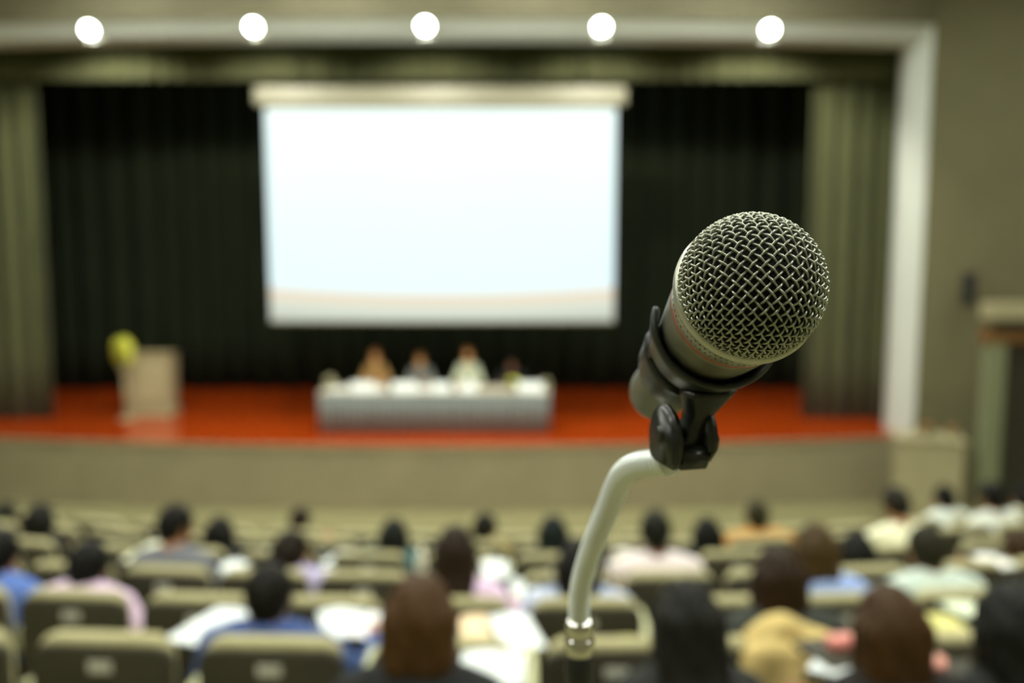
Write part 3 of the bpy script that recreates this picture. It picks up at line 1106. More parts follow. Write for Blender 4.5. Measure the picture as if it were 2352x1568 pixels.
sheet('paper_sheet', 'cream paper left of the slate grey shirt', 330, 1268, 3, 0.11, 0.36, color=(226, 226, 190), rz=-0.2)
sheet('paper_sheet', 'mint white paper left of the pale rose shirt', 1432, 1284, 3, 0.16, 0.30, color=(224, 240, 220), rz=-0.3)
sheet('paper_sheet', 'white paper near the sage green shirt at the right edge', 2285, 1290, 2, 0.14, 0.22, color=(224, 238, 212), rz=0.3)
sheet('paper_sheet', 'pale paper above the brown bob at lower right', 2190, 1384, 1, 0.15, 0.30, color=(206, 216, 186), rz=0.35)
sheet('notebook', 'khaki notebook on the tablet between the two people at lower right', 2172, 1450, 1, 0.17, 0.26, color=(190, 186, 116), rz=0.1, cat='notebook', thick=0.02, hgt=0.72)
sheet('paper_sheet', 'white paper sheet left of the brown bob at lower right', 1932, 1522, 0, 0.15, 0.22, rz=-0.55, hgt=0.88)
sheet('notebook', 'yellow green notebook right of the microphone stand', 1452, 1490, 1, 0.20, 0.12, color=(176, 176, 52), rz=0.05, cat='notebook', thick=0.02, hgt=0.74)
sheet('paper_sheet', 'white paper beyond the pale blue top behind the gooseneck', 1245, 1372, 2, 0.10, 0.22, rz=0.2, hgt=0.74)


def bottle(label, px, py, r, h, rad, color, cap_color, hgt=0.74):
    p = WZ(px, py, row_floor(r) + hgt)
    tablet(r, p, 0.2, 0.2, 0.0)
    t = thing('bottle', label, 'bottle', p, 0, 'bottles of the audience')
    bb = lathe('bottle_body', [(rad * 0.9, 0.0), (rad, 0.008), (rad, h * 0.62), (rad * 0.85, h * 0.75), (rad * 0.42, h * 0.86), (rad * 0.4, h * 0.93)], cloth(color, 'bottle'), t, 20)
    lathe('cap', [(rad * 0.46, h * 0.92), (rad * 0.48, h * 0.93), (rad * 0.48, h * 0.995), (rad * 0.42, h)], cloth(cap_color, 'bottle'), bb, 20)


bottle('small pale blue bottle beside the long black hair at lower right', 1660, 1570, 0, 0.11, 0.024, (206, 220, 236), (235, 240, 250), hgt=0.88)
bottle('small white bottle left of the far lilac top', 968, 1318, 3, 0.17, 0.03, (224, 214, 190), (236, 222, 200))


def phone(label, px, py, r, color, hgt, rz=0.3, s=1.0):
    p = WZ(px, py, row_floor(r) + hgt)
    tablet(r, p, 0.22, 0.2, rz)
    t = thing('pencil_case', label, 'pencil case', p, rz, 'pencil cases of the audience')
    bm = bmesh.new()
    add_box(bm, (0, 0, 0.035 * s), (0.15 * s, 0.09 * s, 0.07 * s), 0.028 * s, 4)
    po = bmobj('pouch', bm, cloth(color, 'pouch'), t, True)
    tube('zip', [(-0.06 * s, 0, 0.0705 * s), (0.06 * s, 0, 0.0705 * s)], 0.003, M['plate'], po, 6)


phone('coral pink pouch left of the brown bob at lower right', 1932, 1488, 0, (232, 140, 130), 0.90, s=0.62)
phone('small rose pouch right of the brown bob at lower right', 2152, 1540, 0, (226, 150, 134), 0.90, rz=1.2, s=0.55)
phone('pale pink pouch beside the yellow green notebook', 1512, 1500, 1, (226, 178, 160), 0.74, rz=1.1, s=0.9)

# beige jacket hung over the back of a near seat
sx = seat_x_from_px(1785, 1)
so = min(SEATS[1], key=lambda q: abs(q[0] - sx))[1]
jx, jy, jz = so.location.x, so.location.y, so.location.z
jt = thing('jacket', 'beige jacket draped over the seat back behind the charcoal jacket person', 'jacket', (jx, jy, jz), so.rotation_euler.z)
prims = [cap((-0.11, 0.03, 1.005), (-0.02, 0.03, 1.035), 0.045, 0.05, 'j'), cap((-0.02, 0.03, 1.035), (0.12, 0.02, 0.995), 0.05, 0.042, 'j'),
         *[cap((xx, -0.035, 0.975), (xx * 1.15, -0.055 - 0.008 * (j % 2), 0.64 + 0.03 * (j % 3)), 0.036, 0.040, 'j') for j, xx in enumerate((-0.13, -0.085, -0.04, 0.005, 0.05, 0.095, 0.14))],
         cap((-0.06, 0.10, 0.97), (-0.06, 0.11, 0.78), 0.035, 0.035, 'j'), cap((0.06, 0.10, 0.97), (0.06, 0.11, 0.78), 0.035, 0.035, 'j')]
hv, hq = sdf_mesh(prims, 0.012, warp=lambda P: 0.005 * np.sin(48 * P[0] + 14 * P[2]) + 0.004 * np.sin(30 * P[0] - 24 * P[2]))
pyobj('jacket_body', hv.tolist(), hq.tolist(), cloth((192, 170, 108)), jt)
hv, hq = sdf_mesh([cap((0.11, -0.03, 0.985), (0.20, -0.06, 0.90), 0.045, 0.042, 'j'), cap((0.20, -0.06, 0.90), (0.27, -0.09, 0.74), 0.042, 0.038, 'j')], 0.012, warp=lambda P: 0.004 * np.sin(60 * P[0] + 40 * P[2]))
pyobj('sleeve', hv.tolist(), hq.tolist(), cloth((192, 170, 108)), jt)

# ------------------------------------------------------------------ on the stage: table, panel, lectern
TX, TY = -1.40, 17.62
t = thing('panel_table', 'long table with grey skirt and cream top on the stage', 'table', (TX, TY, STAGE_Z))
TW = 4.12
box('tabletop', (0, 0.39, 0.725), (TW - 0.05, 0.70, 0.03), M['wood'], t, 0.004, 1)
box('table_cloth', (0, 0.38, 0.746), (TW + 0.06, 0.80, 0.014), M['cloth'], t, 0.006, 2)
V, F = [], []
pts = []
for i in range(41):
    pts.append((-TW / 2 - 0.01, 0.74 - 0.74 * i / 40))
for i in range(241):
    pts.append((-TW / 2 - 0.01 + (TW + 0.02) * i / 240, 0.0))
for i in range(41):
    pts.append((TW / 2 + 0.01, 0.74 * i / 40))
for i, (x, y) in enumerate(pts):
    w = 0.010 * math.sin(i * 0.85) + 0.006 * math.sin(i * 0.31)
    for j, z in enumerate((0.738, 0.45, 0.02)):
        V.append((x + (w if abs(abs(x) - TW / 2) < 0.02 and y > 0.01 else 0), y - (w * (0.5 + 0.7 * j) if y < 0.01 else 0), z))
for i in range(len(pts) - 1):
    for j in range(2):
        F.append((i * 3 + j, i * 3 + j + 1, (i + 1) * 3 + j + 1, (i + 1) * 3 + j))
sk = pyobj('table_skirt', V, F, M['skirt'], t)
sk.modifiers.new('thickness', 'SOLIDIFY').thickness = 0.006
for sx_ in (-1.9, 0, 1.9):
    for sy in (0.08, 0.68):
        box('leg', (sx_, sy, 0.355), (0.04, 0.04, 0.71), M['steel_dark'], t, 0.004, 1)

PANEL = [
    (862, 816, dict(hair=('short', (120, 72, 34)), shirt=(140, 108, 62), skin=3, width=0.82, hair_scale=0.97), 'panellist in khaki shirt, leftmost at the stage table'),
    (965, 826, dict(hair=('short', (104, 62, 30)), shirt=(100, 102, 98), skin=3, width=0.82, hair_scale=0.97), 'panellist in grey shirt, second from the left at the stage table'),
    (1075, 814, dict(hair=('short', (130, 80, 38)), shirt=(180, 186, 160), skin=3, width=0.78, hair_scale=0.97), 'panellist in pale shirt, tallest at the stage table'),
    (1175, 838, dict(hair=('short', (18, 16, 12)), shirt=(16, 18, 16), skin=2), 'panellist in black suit, rightmost at the stage table'),
]


def make_panel_chair(loc, lab):
    c = thing('panel_chair', lab, 'chair', loc, math.pi, 'chairs behind the stage table')
    bm = bmesh.new(); add_box(bm, (0, 0.02, 0.42), (0.46, 0.46, 0.07), 0.025, 3); bmobj('seat', bm, M['shell'], c, True)
    panel('backrest', rrect(0.44, 0.52, 0.92, 0.06), -0.25, -0.21, M['shell'], c, 0.012, 2)
    for sx in (-1, 1):
        for sy in (-0.19, 0.21):
            tube('leg', [(sx * 0.2, sy, 0.40), (sx * 0.21, sy * 1.05, 0.0)], 0.012, M['steel_dark'], c, 8)
        tube('back_post', [(sx * 0.19, -0.2, 0.42), (sx * 0.19, -0.235, 0.6)], 0.012, M['steel_dark'], c, 8)


for px, py, kw, lab in PANEL:
    p = WY(px, py, 18.78)
    person(lab, (p.x, 18.86, STAGE_Z), math.pi, hh=min(1.34, max(1.0, p.z - STAGE_Z)), lean=0.10, hpitch=0.05, res=0.019, wl=(-0.17, 0.36, 0.80), wr=(0.17, 0.36, 0.80), group='panellists at the stage table', **kw)
    make_panel_chair((p.x, 18.88, STAGE_Z), 'dark chair under the ' + lab.split(',')[0])

TZ = STAGE_Z + 0.754


def on_table(px, off):
    return ((px - 1176) / FPX * (17.62 + off + 0.45) * 1.0, 17.62 + off)


def name_card(label, px, off, w, h):
    x, y = on_table(px, off)
    V = [(-w / 2, -0.06, 0), (w / 2, -0.06, 0), (w / 2, 0.0, h), (-w / 2, 0.0, h), (-w / 2, 0.06, 0), (w / 2, 0.06, 0)]
    o = pyobj('name_card', V, [(0, 1, 2, 3), (3, 2, 5, 4), (0, 3, 4), (1, 5, 2), (0, 4, 5, 1)], M['paper'], smooth=False, loc=(x, y, TZ))
    tag(o, label, 'name card', 'cards on the stage table')


def doc(label, px, off, w, d):
    x, y = on_table(px, off)
    o = box('document', (0, 0, 0.008), (w, d, 0.016), M['paper'], None, 0.003, 1)
    o.location = (x, y, TZ)
    o.rotation_euler = (0, 0, random.uniform(-0.1, 0.1))
    tag(o, label, 'document', 'documents on the stage table')


name_card('white card on the stage table before the khaki shirt', 838, 0.16, 0.44, 0.17)
name_card('white card on the stage table before the grey shirt', 932, 0.16, 0.46, 0.17)
name_card('white card on the stage table between the middle panellists', 1016, 0.16, 0.34, 0.16)
name_card('white card on the stage table before the pale shirt', 1078, 0.16, 0.30, 0.17)
name_card('white card near the right end of the stage table', 1218, 0.16, 0.46, 0.17)
doc('white document at the left end of the stage table', 780, 0.32, 0.30, 0.22)
doc('white document lying in front of the khaki shirt', 868, 0.42, 0.32, 0.24)
doc('white document lying in front of the grey shirt', 975, 0.42, 0.32, 0.24)
doc('white document lying in front of the pale shirt', 1075, 0.42, 0.32, 0.24)


def bouquet(label, loc, rad, nb, bloom, h=0.12, vase=True, group=None, vase_mat=None, tall=1.0):
    t = thing('flower_arrangement', label, 'flowers', loc, 0, group)
    if vase:
        lathe('vase', [(rad * 0.35, 0), (rad * 0.45, 0.01), (rad * 0.55, h * 0.5), (rad * 0.4, h), (rad * 0.36, h)], vase_mat or M['lectern'], t, 16)
    rr = random.Random(int(abs(loc[0]) * 100))
    bl = None
    for i in range(nb):
        a = i * 2.4
        q = math.sqrt((i + 0.5) / nb)
        p = Vector((rad * q * math.cos(a), rad * 0.8 * q * math.sin(a), h + rad * 0.5 + tall * rad * 0.8 * (1 - q * q) + rr.uniform(-0.02, 0.02) - (tall - 1) * rad * (0.4 if i % 2 else 0.0)))
        if tall > 1:                                   # an upright oval of blooms
            zc_ = 1 - 2 * (i + 0.5) / nb
            q = math.sqrt(1 - zc_ * zc_)
            p = Vector((rad * q * math.cos(a), rad * q * math.sin(a), h + tall * rad * (1.15 + zc_)))
        if bl is None:
            V, F = [], []
            # a bloom of three whorls of petals
            for wv in range(3):
                npet = 9 - wv * 2
                for j in range(npet):
                    an = 2 * math.pi * j / npet + wv * 0.4
                    el = R(15 + 28 * wv)
                    L = 1.0 - 0.22 * wv
                    c_, s_ = math.cos(an), math.sin(an)
                    k = len(V)
                    for d_, wd in ((0.05, 0.05), (0.6, 0.20), (1.0, 0.06)):
                        for sg in (-1, 1):
                            xx, zz = d_ * L * math.cos(el), d_ * L * math.sin(el)
                            V.append((c_ * xx - s_ * wd * sg, s_ * xx + c_ * wd * sg, zz + 0.04 * (wd > 0.1)))
                    F += [(k, k + 2, k + 3, k + 1), (k + 2, k + 4, k + 5, k + 3)]
            bl = pyobj('bloom', V, F, bloom, t)
            o = bl
        else:
            o = bl.copy(); COL.objects.link(o)
        s = rad * (0.42 if tall <= 1 else 0.55) * rr.uniform(0.8, 1.15)
        o.location = p
        o.scale = (s, s, s)
        o.rotation_euler = (rr.uniform(-0.5, 0.5) + 0.7 * q * math.sin(a) * -1, 0.7 * q * math.cos(a), a)
        V, F = tube_vf([(0, 0, h * 0.5), (p.x * 0.5, p.y * 0.5, (h + p.z) * 0.45), tuple(p)], 0.006, 5)
        pyobj('stem', V, F, M['green_leaf'], t)
    lf = None
    for i in range(max(6, nb // 2)):
        a = i * 2.1 + 0.5
        if lf is None:
            V = [(0, 0, 0), (0.25, 0.14, 0.1), (0.25, -0.14, 0.1), (0.65, 0.16, 0.16), (0.65, -0.16, 0.16), (1.0, 0, 0.05)]
            lf = pyobj('leaf', V, [(0, 2, 1), (1, 2, 4, 3), (3, 4, 5)], M['green_leaf'], t)
            o = lf
        else:
            o = lf.copy(); COL.objects.link(o)
        o.location = (0.2 * rad * math.cos(a), 0.2 * rad * math.sin(a), h + rad * 0.3)
        o.scale = (rad * 1.1,) * 3
        o.rotation_euler = (0, -0.3, a)
    return t


bouquet('small cream flower arrangement at the left end of the stage table', (on_table(762, 0.4)[0], 18.02, TZ), 0.11, 9, M['cream_bloom'], 0.06)
bouquet('small yellow green flower arrangement right of centre on the stage table', (on_table(1178, 0.3)[0], 17.95, TZ), 0.12, 9, M['yellow_bloom'], 0.05)
bouquet('small cream flower arrangement at the right end of the stage table', (on_table(1252, 0.4)[0], 18.0, TZ), 0.09, 7, M['cream_bloom'], 0.06)


def desk_mic(label, px, off):
    x, y = on_table(px, off)
    t = thing('desk_microphone', label, 'microphone', (x, y, TZ), 0, 'desk microphones on the stage table')
    box('mic_base', (0, 0, 0.02), (0.11, 0.13, 0.04), M['black'], t, 0.012, 2)
    tube('mic_neck', [(0, 0, 0.03), (0, 0.03, 0.16), (0, 0.09, 0.27)], 0.005, M['steel_dark'], t, 8)
    lathe('mic_capsule', [(0.004, 0), (0.012, 0.004), (0.013, 0.045), (0.006, 0.054)], M['black'], t, 12).location = (0, 0.085, 0.26)


desk_mic('black desk microphone before the khaki shirt', 899, 0.34)
desk_mic('black desk microphone before the grey shirt', 943, 0.31)
desk_mic('black desk microphone before the pale shirt', 1040, 0.34)
desk_mic('black desk microphone at the right end of the stage table', 1240, 0.30)

# lectern
lx = (347 - 1176) / FPX * 19.75
t = thing('lectern', 'tan boxy lectern on the left of the stage', 'lectern', (lx, 19.55, STAGE_Z))


def taper_box(name, w0, w1, d0, d1, z0, z1, m, parent, slope=0.0, bev=0.012):
    bm = bmesh.new()
    v = []
    for w, d, z, sl in ((w0, d0, z0, 0), (w1, d1, z1, slope)):
        for x, y in ((-1, -1), (1, -1), (1, 1), (-1, 1)):
            v.append(bm.verts.new((x * w / 2, y * d / 2, z + sl * (-1 if y > 0 else 1) * 0.5)))
    for f in ((3, 2, 1, 0), (4, 5, 6, 7), (0, 1, 5, 4), (1, 2, 6, 5), (2, 3, 7, 6), (3, 0, 4, 7)):
        bm.faces.new([v[i] for i in f])
    if bev:
        bmesh.ops.bevel(bm, geom=list(bm.edges), offset=bev, segments=2, affect='EDGES')
    return bmobj(name, bm, m, parent)


taper_box('plinth', 0.92, 0.92, 0.62, 0.62, 0.0, 0.08, M['lectern'], t)
taper_box('lectern_body', 0.84, 0.90, 0.52, 0.58, 0.08, 1.18, M['lectern'], t, 0.10)
taper_box('reading_top', 0.98, 0.98, 0.64, 0.64, 1.20, 1.24, M['lectern'], t, 0.10)
box('front_panel', (0, -0.285, 0.64), (0.62, 0.02, 0.80), M['lectern'], t, 0.008, 2)
bouquet('yellow green flower arrangement standing at the front left of the lectern', (lx - 0.33, 19.0, STAGE_Z + 0.0), 0.15, 44, M['yellow_bloom'], 0.0, vase=False, tall=1.7)
fl = bpy.data.objects[[o.name for o in bpy.data.objects if o.name.startswith('flower_arrangement')][-1]]
fl.location.z = STAGE_Z + 1.02
# slim stand that carries the flowers
st = thing('flower_stand', 'slim pale stand under the yellow green flowers beside the lectern', 'stand', (lx - 0.33, 19.0, STAGE_Z))
lathe('stand_base', [(0.15, 0.0), (0.15, 0.015), (0.03, 0.03), (0.02, 0.04)], M['lectern'], st, 20)
tube('stand_pole', [(0, 0, 0.03), (0, 0, 0.95)], 0.018, M['lectern'], st, 10)
lathe('stand_cup', [(0.02, 0.92), (0.07, 0.94), (0.11, 1.05), (0.10, 1.05), (0.06, 0.96)], M['lectern'], st, 20)

# ------------------------------------------------------------------ right of the stage
p = WY(2142, 1005, 15.6)
t = thing('corner_stand', 'tall tan boxy stand at the right end of the stage front', 'stand', (p.x, 15.75, 0), R(-14))
taper_box('stand_body', 0.98, 0.98, 0.62, 0.62, 0.0, p.z - 0.05, M['lectern'], t)
taper_box('stand_top', 1.06, 1.06, 0.70, 0.70, p.z - 0.05, p.z, M['lectern'], t)
bouquet('orange flower arrangement on the left of the tall tan stand', (p.x - 0.05, 15.7, p.z), 0.13, 10, M['orange_bloom'], 0.02)
bouquet('small orange flower arrangement on the right of the tall tan stand', (p.x + 0.36, 15.72, p.z), 0.10, 8, M['orange_bloom'], 0.02)

p = WY(2230, 664, 16.55)
t = thing('wall_speaker', 'narrow black loudspeaker mounted on the wall right of the stage frame', 'loudspeaker', (p.x, 16.62, p.z), R(-25))
box('cabinet', (0, 0, 0), (0.22, 0.20, 0.56), M['black'], t, 0.03, 3)
box('speaker_grille', (0, -0.103, 0), (0.18, 0.01, 0.50), M['steel_dark'], t, 0.004, 1)
tube('wall_bracket', [(0, 0.09, 0.0), (0.08, 0.22, 0.0)], 0.02, M['steel_dark'], t, 8)

# door alcove with a canopy
p = WY(2274, 716, 15.2)
q = WY(2300, 712, 15.2)
M['jamb'] = mat('sage_door_frame', (0.22, 0.24, 0.13), 0.6, noise=0.06)
M['dark_door'] = mat('dark_door', (0.035, 0.032, 0.02), 0.5, noise=0.1)
t = thing('door_canopy', 'pale flat canopy projecting over the side door at the right edge', 'canopy', (p.x, 15.2, p.z))
box('canopy_slab', (1.1, 0.15, 0.0), (2.2, 0.4, 0.26), M['lectern'], t, 0.02, 2)
box('canopy_underside', (1.15, 0.16, -0.19), (2.0, 0.36, 0.12), M['dark_door'], t, 0.01, 1)
t = thing('door_frame', 'sage door frame with brown head beam under the canopy at the right edge', 'door frame', (q.x, 15.3, 0))
zt_ = p.z - 0.26
box('head_beam', (0.75, 0.1, zt_ - 0.13), (1.86, 0.22, 0.22), M['wood'], t, 0.01, 1)
box('door_post', (0.03, 0.1, (zt_ - 0.25) / 2), (0.30, 0.20, zt_ - 0.25), M['jamb'], t, 0.01, 1)
box('door_post', (1.5, 0.1, (zt_ - 0.25) / 2), (0.30, 0.20, zt_ - 0.25), M['jamb'], t, 0.01, 1)
t = struct(box('door_1', (q.x + 0.765, 15.46, (zt_ - 0.25) / 2), (1.17, 0.06, zt_ - 0.25), M['dark_door'], None, 0.006, 1), 'dark door under the canopy at the right edge')

# ------------------------------------------------------------------ the microphone on its gooseneck stand
mm = 0.001
BALL_ZC = 0.346
ball = W(1727, 658, BALL_ZC)
v = (CAMP - ball).normalized()
r_ = RGT - v * RGT.dot(v); r_.normalize()
u_ = v.cross(r_)
PHI = R(30)
ax = (r_ * 0.65 + u_ * 0.76).normalized() * math.sin(PHI) + v * math.cos(PHI)
Zm = -ax
Ym = (v - ax * math.cos(PHI)).normalized()
Xm = Ym.cross(Zm)
MM = Matrix((Xm, Ym, Zm)).transposed().to_4x4()
MM.translation = ball
mic = thing('microphone', 'grey handheld microphone with woven wire ball grille in sharp focus', 'microphone')
mic.matrix_world = MM
RB = 25.0 * mm
# woven grille: two families of wires, each dipping over and under the other
p_ = 2.84 * mm
wire_r = 0.46 * mm
amp = 0.50 * mm
TH_MAX = R(103.5)
RHO = RB * TH_MAX
V, F = [], []
PSI = R(3)
NW = int(RHO / p_)


def dome(u, w, off):
    rho = math.hypot(u, w)
    if rho < 1e-9:
        return Vector((0, 0, -(RB + off)))
    th = rho / RB
    ca, sa = u / rho, w / rho
    rr = RB + off
    return Vector((rr * math.sin(th) * ca, rr * math.sin(th) * sa, -rr * math.cos(th)))


c45, s45 = math.cos(PSI), math.sin(PSI)
for fam in (0, 1):
    for i in range(-NW, NW + 1):
        u0 = (i + 0.5) * p_
        if abs(u0) >= RHO:
            continue
        L = math.sqrt(RHO * RHO - u0 * u0)
        ns = max(4, int(2 * L / (p_ / 6)))
        path = []
        for j in range(ns + 1):
            s = -L + 2 * L * j / ns
            ph = math.pi * (s / p_ - 0.5)
            sg = 1 if i % 2 == 0 else -1
            off = amp * math.cos(ph) * sg * (1 if fam == 0 else -1)
            uu, ww = (u0, s) if fam == 0 else (s, u0)
            # weave crossings sit at half pitches in both directions
            path.append(dome(uu * c45 - ww * s45, uu * s45 + ww * c45, off))
        tv, tf = tube_vf(path, wire_r, 6, True)
        o_ = len(V)
        V += tv
        F += [tuple(k + o_ for k in f) for f in tf]
pyobj('grille_mesh', V, F, M['mesh'], mic)['label'] = 'woven steel wire grille'
# dark foam under the grille
sv, sf = [], []
prof_ = [((RB - 1.5 * mm) * math.sin(R(a)), -(RB - 1.5 * mm) * math.cos(R(a))) for a in range(2, 106, 4)]
lathe('foam_liner', prof_, M['foam'], mic, 64)
zr = -RB * math.cos(TH_MAX)                                   # where the mesh meets the ring
ringp = [(RB * 0.94, zr - 1.5 * mm), (25.0 * mm, zr - 2.2 * mm), (25.9 * mm, zr - 1.6 * mm), (26.4 * mm, zr - 0.2 * mm), (26.2 * mm, zr + 1.4 * mm), (25.4 * mm, zr + 2.1 * mm), (22.0 * mm, zr + 2.1 * mm)]
lathe('grille_ring', ringp, M['ring'], mic, 96)
colp = [(22.0 * mm, zr + 1.6 * mm), (24.8 * mm, zr + 1.7 * mm), (24.7 * mm, zr + 4.0 * mm), (24.1 * mm, zr + 9.0 * mm), (23.6 * mm, zr + 12.6 * mm), (22.0 * mm, zr + 12.7 * mm)]
colr = lathe('collar', colp, M['ring'], mic, 96)
redp = [(22.0 * mm, zr + 12.5 * mm), (23.6 * mm, zr + 12.6 * mm), (23.5 * mm, zr + 13.7 * mm), (22.0 * mm, zr + 13.8 * mm)]
lathe('red_band', redp, M['redline'], colr, 96)
bodp = [(21.5 * mm, zr + 13.6 * mm), (23.35 * mm, zr + 13.7 * mm), (22.9 * mm, zr + 18 * mm), (22.2 * mm, zr + 24 * mm), (21.0 * mm, zr + 34 * mm), (19.4 * mm, zr + 46 * mm), (17.6 * mm, zr + 60 * mm),
        (15.8 * mm, zr + 76 * mm), (14.4 * mm, zr + 95 * mm), (13.6 * mm, zr + 124 * mm), (12.8 * mm, zr + 128 * mm), (10.5 * mm, zr + 129 * mm)]
lathe('handle', bodp, M['micbody'], mic, 64)
# small dark vent marks round the collar
V, F = [], []
for i in range(72):
    for row_ in range(2):
        a = 2 * math.pi * (i + 0.5 * row_) / 72
        z = zr + (5.2 + 3.4 * row_) * mm
        rr = 24.56 * mm - row_ * 0.41 * mm
        c = Vector((rr * math.cos(a), rr * math.sin(a), z))
        e1 = Vector((-math.sin(a), math.cos(a), 0)); e2 = Vector((0, 0, 1)); nn = Vector((math.cos(a), math.sin(a), 0))
        s = 0.34 * mm * (0.7 + 0.6 * random.random())
        k = len(V)
        for x_, y_ in ((-1, -1), (1, -1), (1, 1), (-1, 1)):
            V.append(c + e1 * (x_ * s) + e2 * (y_ * s) + nn * 0.10 * mm)
        V.append(c + nn * 0.16 * mm)
        F += [(k, k + 1, k + 4), (k + 1, k + 2, k + 4), (k + 2, k + 3, k + 4), (k + 3, k, k + 4)]
vd = pyobj('vent_marks', V, F, M['black'], colr, smooth=False)
vd['kind'] = 'stuff'

# the stand: base, pole, gooseneck, swivel and clip
foot = W(1331, 1490, 0.545)
stand = thing('microphone_stand', 'chrome gooseneck microphone stand with black swivel clip holding the microphone', 'microphone stand', (foot.x, foot.y, 3.2))


def ls(p):
    return Vector(p) - Vector((foot.x, foot.y, 3.2))


zz = foot.z - 3.2
lathe('stand_base', [(0.13, 0.0), (0.135, 0.006), (0.13, 0.016), (0.05, 0.028), (0.022, 0.05), (0.018, 0.06)], M['black'], stand, 40)
tube('pole', [(0, 0, 0.05), (0, 0, zz - 0.02)], 0.0062, M['black'], stand, 20)
lathe('clutch', [(0.006, zz - 0.026), (0.0075, zz - 0.024), (0.0082, zz - 0.012), (0.0078, zz - 0.004), (0.0066, zz - 0.002)], M['black'], stand, 28)
fer = [(0.0062, -0.003), (0.0075, -0.002), (0.0078, 0.001), (0.0078, 0.0045), (0.0072, 0.0062), (0.0064, 0.0068), (0.0064, 0.0092), (0.0071, 0.0098), (0.0074, 0.0115), (0.0073, 0.0140), (0.0066, 0.0155), (0.0055, 0.0160)]
lathe('ferrule', [(r * 1.06, z * 1.05 + zz) for r, z in fer], M['chrome'], stand, 40)['label'] = 'bright chrome collar'
# gooseneck path
GP = [(1331, 1432, 0.545), (1330, 1400, 0.540), (1334, 1345, 0.530), (1350, 1285, 0.515), (1372, 1225, 0.498), (1396, 1168, 0.480), (1415, 1120, 0.463), (1436, 1085, 0.447), (1466, 1068, 0.432), (1502, 1062, 0.420), (1540, 1060, 0.410)]
GPw = [np.array(ls(W(*g))) for g in GP]
# Catmull-Rom
path = []
for i in range(len(GPw) - 1):
    p0 = GPw[max(i - 1, 0)]; p1 = GPw[i]; p2 = GPw[i + 1]; p3 = GPw[min(i + 2, len(GPw) - 1)]
    for j in range(40):
        t_ = j / 40
        path.append(0.5 * ((2 * p1) + (-p0 + p2) * t_ + (2 * p0 - 5 * p1 + 4 * p2 - p3) * t_ ** 2 + (-p0 + 3 * p1 - 3 * p2 + p3) * t_ ** 3))
path.append(GPw[-1])
# resample and ripple (wound spiral)
P = np.array(path)
seg = np.linalg.norm(np.diff(P, axis=0), axis=1)
cum = np.concatenate([[0], np.cumsum(seg)])
step = 0.0005
S = np.arange(0, cum[-1], step)
PP = np.stack([np.interp(S, cum, P[:, k]) for k in range(3)], 1)
rad = 0.00545 + 0.00045 * np.cos(2 * np.pi * S / 0.0030)
tube('gooseneck', [Vector(q) for q in PP], list(rad), M['goose'], stand, 20)['label'] = 'satin wound metal gooseneck'

# swivel fork
SW = W(1570, 994, 0.400)
rot = R(-15)
fx = (RGT * math.cos(rot) + Vector((0, 1, 0)) * math.sin(-rot) * -1)   # fork axis, left end turned towards the viewer
fx = Vector((math.cos(R(15)), math.sin(R(15)), 0))
fz = Vector((0, 0, 1))
fy = fz.cross(fx)
SM = Matrix((fx, fy, fz)).transposed().to_4x4()
SM.translation = ls(SW)


def swivel_part(name, outline_yz, x0, x1, bev, m=M['clip']):
    """outline in the (y, z) plane of the fork, extruded along its axis"""
    bm = bmesh.new()
    a = [bm.verts.new((x0, y, z)) for y, z in outline_yz]
    b = [bm.verts.new((x1, y, z)) for y, z in outline_yz]
    fa = bm.faces.new(a); fb = bm.faces.new(list(reversed(b)))
    for i in range(len(a)):
        bm.faces.new((a[i], b[i], b[(i + 1) % len(a)], a[(i + 1) % len(a)]))
    bmesh.ops.bevel(bm, geom=list(set(fa.edges) | set(fb.edges)), offset=bev, segments=3, affect='EDGES')
    bm.transform(SM)
    return bmobj(name, bm, m, stand, True)


def cheek(rr, zc, zb, ch):
    o = [(rr * math.cos(R(a)), zc + rr * math.sin(R(a))) for a in range(0, 181, 12)]
    return o + [(-rr, zb + ch), (-rr + ch, zb), (rr - ch, zb), (rr, zb + ch)]


chk = swivel_part('swivel_cheek', cheek(12.5 * mm, -0.5 * mm, -12.5 * mm, 3 * mm), -9.8 * mm, -5.6 * mm, 1.2 * mm)
swivel_part('swivel_cheek', cheek(12.5 * mm, -0.5 * mm, -10.5 * mm, 5 * mm), 5.6 * mm, 9.6 * mm, 1.2 * mm)
swivel_part('swivel_base', [(-11 * mm, -5.0 * mm), (-11.6 * mm, -9 * mm), (-10 * mm, -12.6 * mm), (10 * mm, -12.6 * mm), (12 * mm, -9 * mm), (12 * mm, -1 * mm), (4 * mm, -1 * mm)], -6.2 * mm, 6.2 * mm, 0.8 * mm)
# pivot screw
V, F = tube_vf([SM @ Vector((-10.8 * mm, 0, 0)), SM @ Vector((10.4 * mm, 0, 0))], 3.4 * mm, 20)
pyobj('pivot_screw', V, F, M['steel_dark'], chk)

# clip cradle round the handle (in the microphone's frame), parented to the stand
CMX = Matrix.Translation(-Vector((foot.x, foot.y, 3.2))) @ MM
MID = R(46)


def clip_part(name, poly, a0, a1, n):
    o = sweep_arc(name, [(r * mm, (z * mm)) for r, z in poly], a0, a1, n, M['clip'], stand)
    o.data.transform(CMX)
    return o


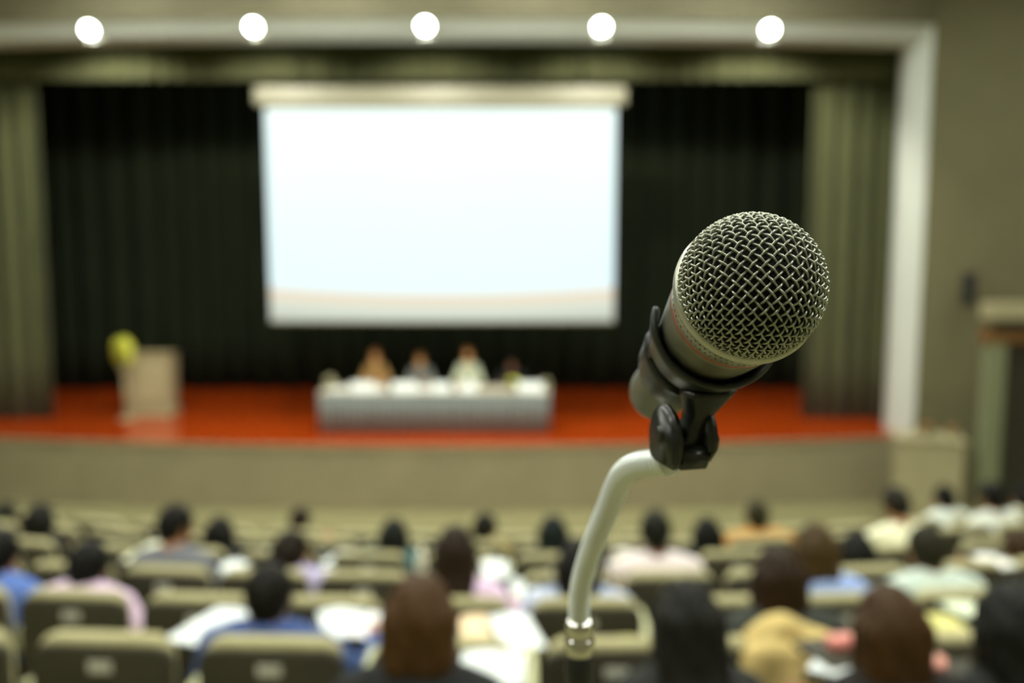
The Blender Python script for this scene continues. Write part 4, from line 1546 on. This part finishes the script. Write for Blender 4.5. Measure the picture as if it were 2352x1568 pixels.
z0 = zr / mm
clip_part('clip_collar', [(r, z + z0) for r, z in [(21.9, 39.0), (23.1, 34.6), (24.6, 33.8), (25.4, 35.0), (25.1, 38.0), (23.8, 43.5), (22.5, 50.0), (21.2, 56.0), (18.4, 56.5), (20.2, 48.0)]], MID - R(111), MID + R(90), 60)
clip_part('clip_sleeve', [(r, z + z0) for r, z in [(17.2, 63.0), (19.4, 62.0), (20.8, 63.0), (20.8, 66.0), (19.4, 76.0), (18.4, 86.0), (17.4, 88.0), (15.2, 87.6), (16.0, 76.0)]], MID - R(114), MID + R(110), 56)
clip_part('clip_bridge', [(r, z + z0) for r, z in [(18.8, 52.0), (20.9, 51.0), (20.6, 64.0), (17.4, 64.0)]], MID - R(26), MID + R(60), 24)
clip_part('clip_bridge', [(r, z + z0) for r, z in [(18.8, 52.0), (20.9, 51.0), (20.6, 64.0), (17.4, 64.0)]], MID - R(114), MID - R(80), 10)
# knuckle under the clip and the neck down into the fork
kn = CMX @ Vector((19.5 * mm * math.sin(MID), 19.5 * mm * math.cos(MID), (z0 + 54) * mm))
bot = ls(SW) + Vector((0, 0, 0.0)) + fx * 0.0
hv = []
bm = bmesh.new()
n_st = 10
rings = []
for i in range(n_st + 1):
    f = i / n_st
    c = kn.lerp(bot + Vector((0, 0, -6.5 * mm)), f)
    wx = (10.5 - 6.0 * min(1, f * 2.2)) * mm if f < 0.45 else 4.9 * mm
    wx = max(wx, 4.9 * mm)
    wy = (9.0 - 3.0 * min(1, f * 2)) * mm
    ring = []
    for k in range(16):
        a = 2 * math.pi * k / 16
        ca, sa = math.cos(a), math.sin(a)
        e = 0.55
        ring.append(bm.verts.new(c + fx * (wx * math.copysign(abs(ca) ** e, ca)) + fy * (wy * math.copysign(abs(sa) ** e, sa))))
    rings.append(ring)
for i in range(n_st):
    for k in range(16):
        bm.faces.new((rings[i][k], rings[i][(k + 1) % 16], rings[i + 1][(k + 1) % 16], rings[i + 1][k]))
bm.faces.new(rings[0]); bm.faces.new(rings[-1])
bmobj('clip_neck', bm, M['clip'], stand, True)

print('PLACED', placed)
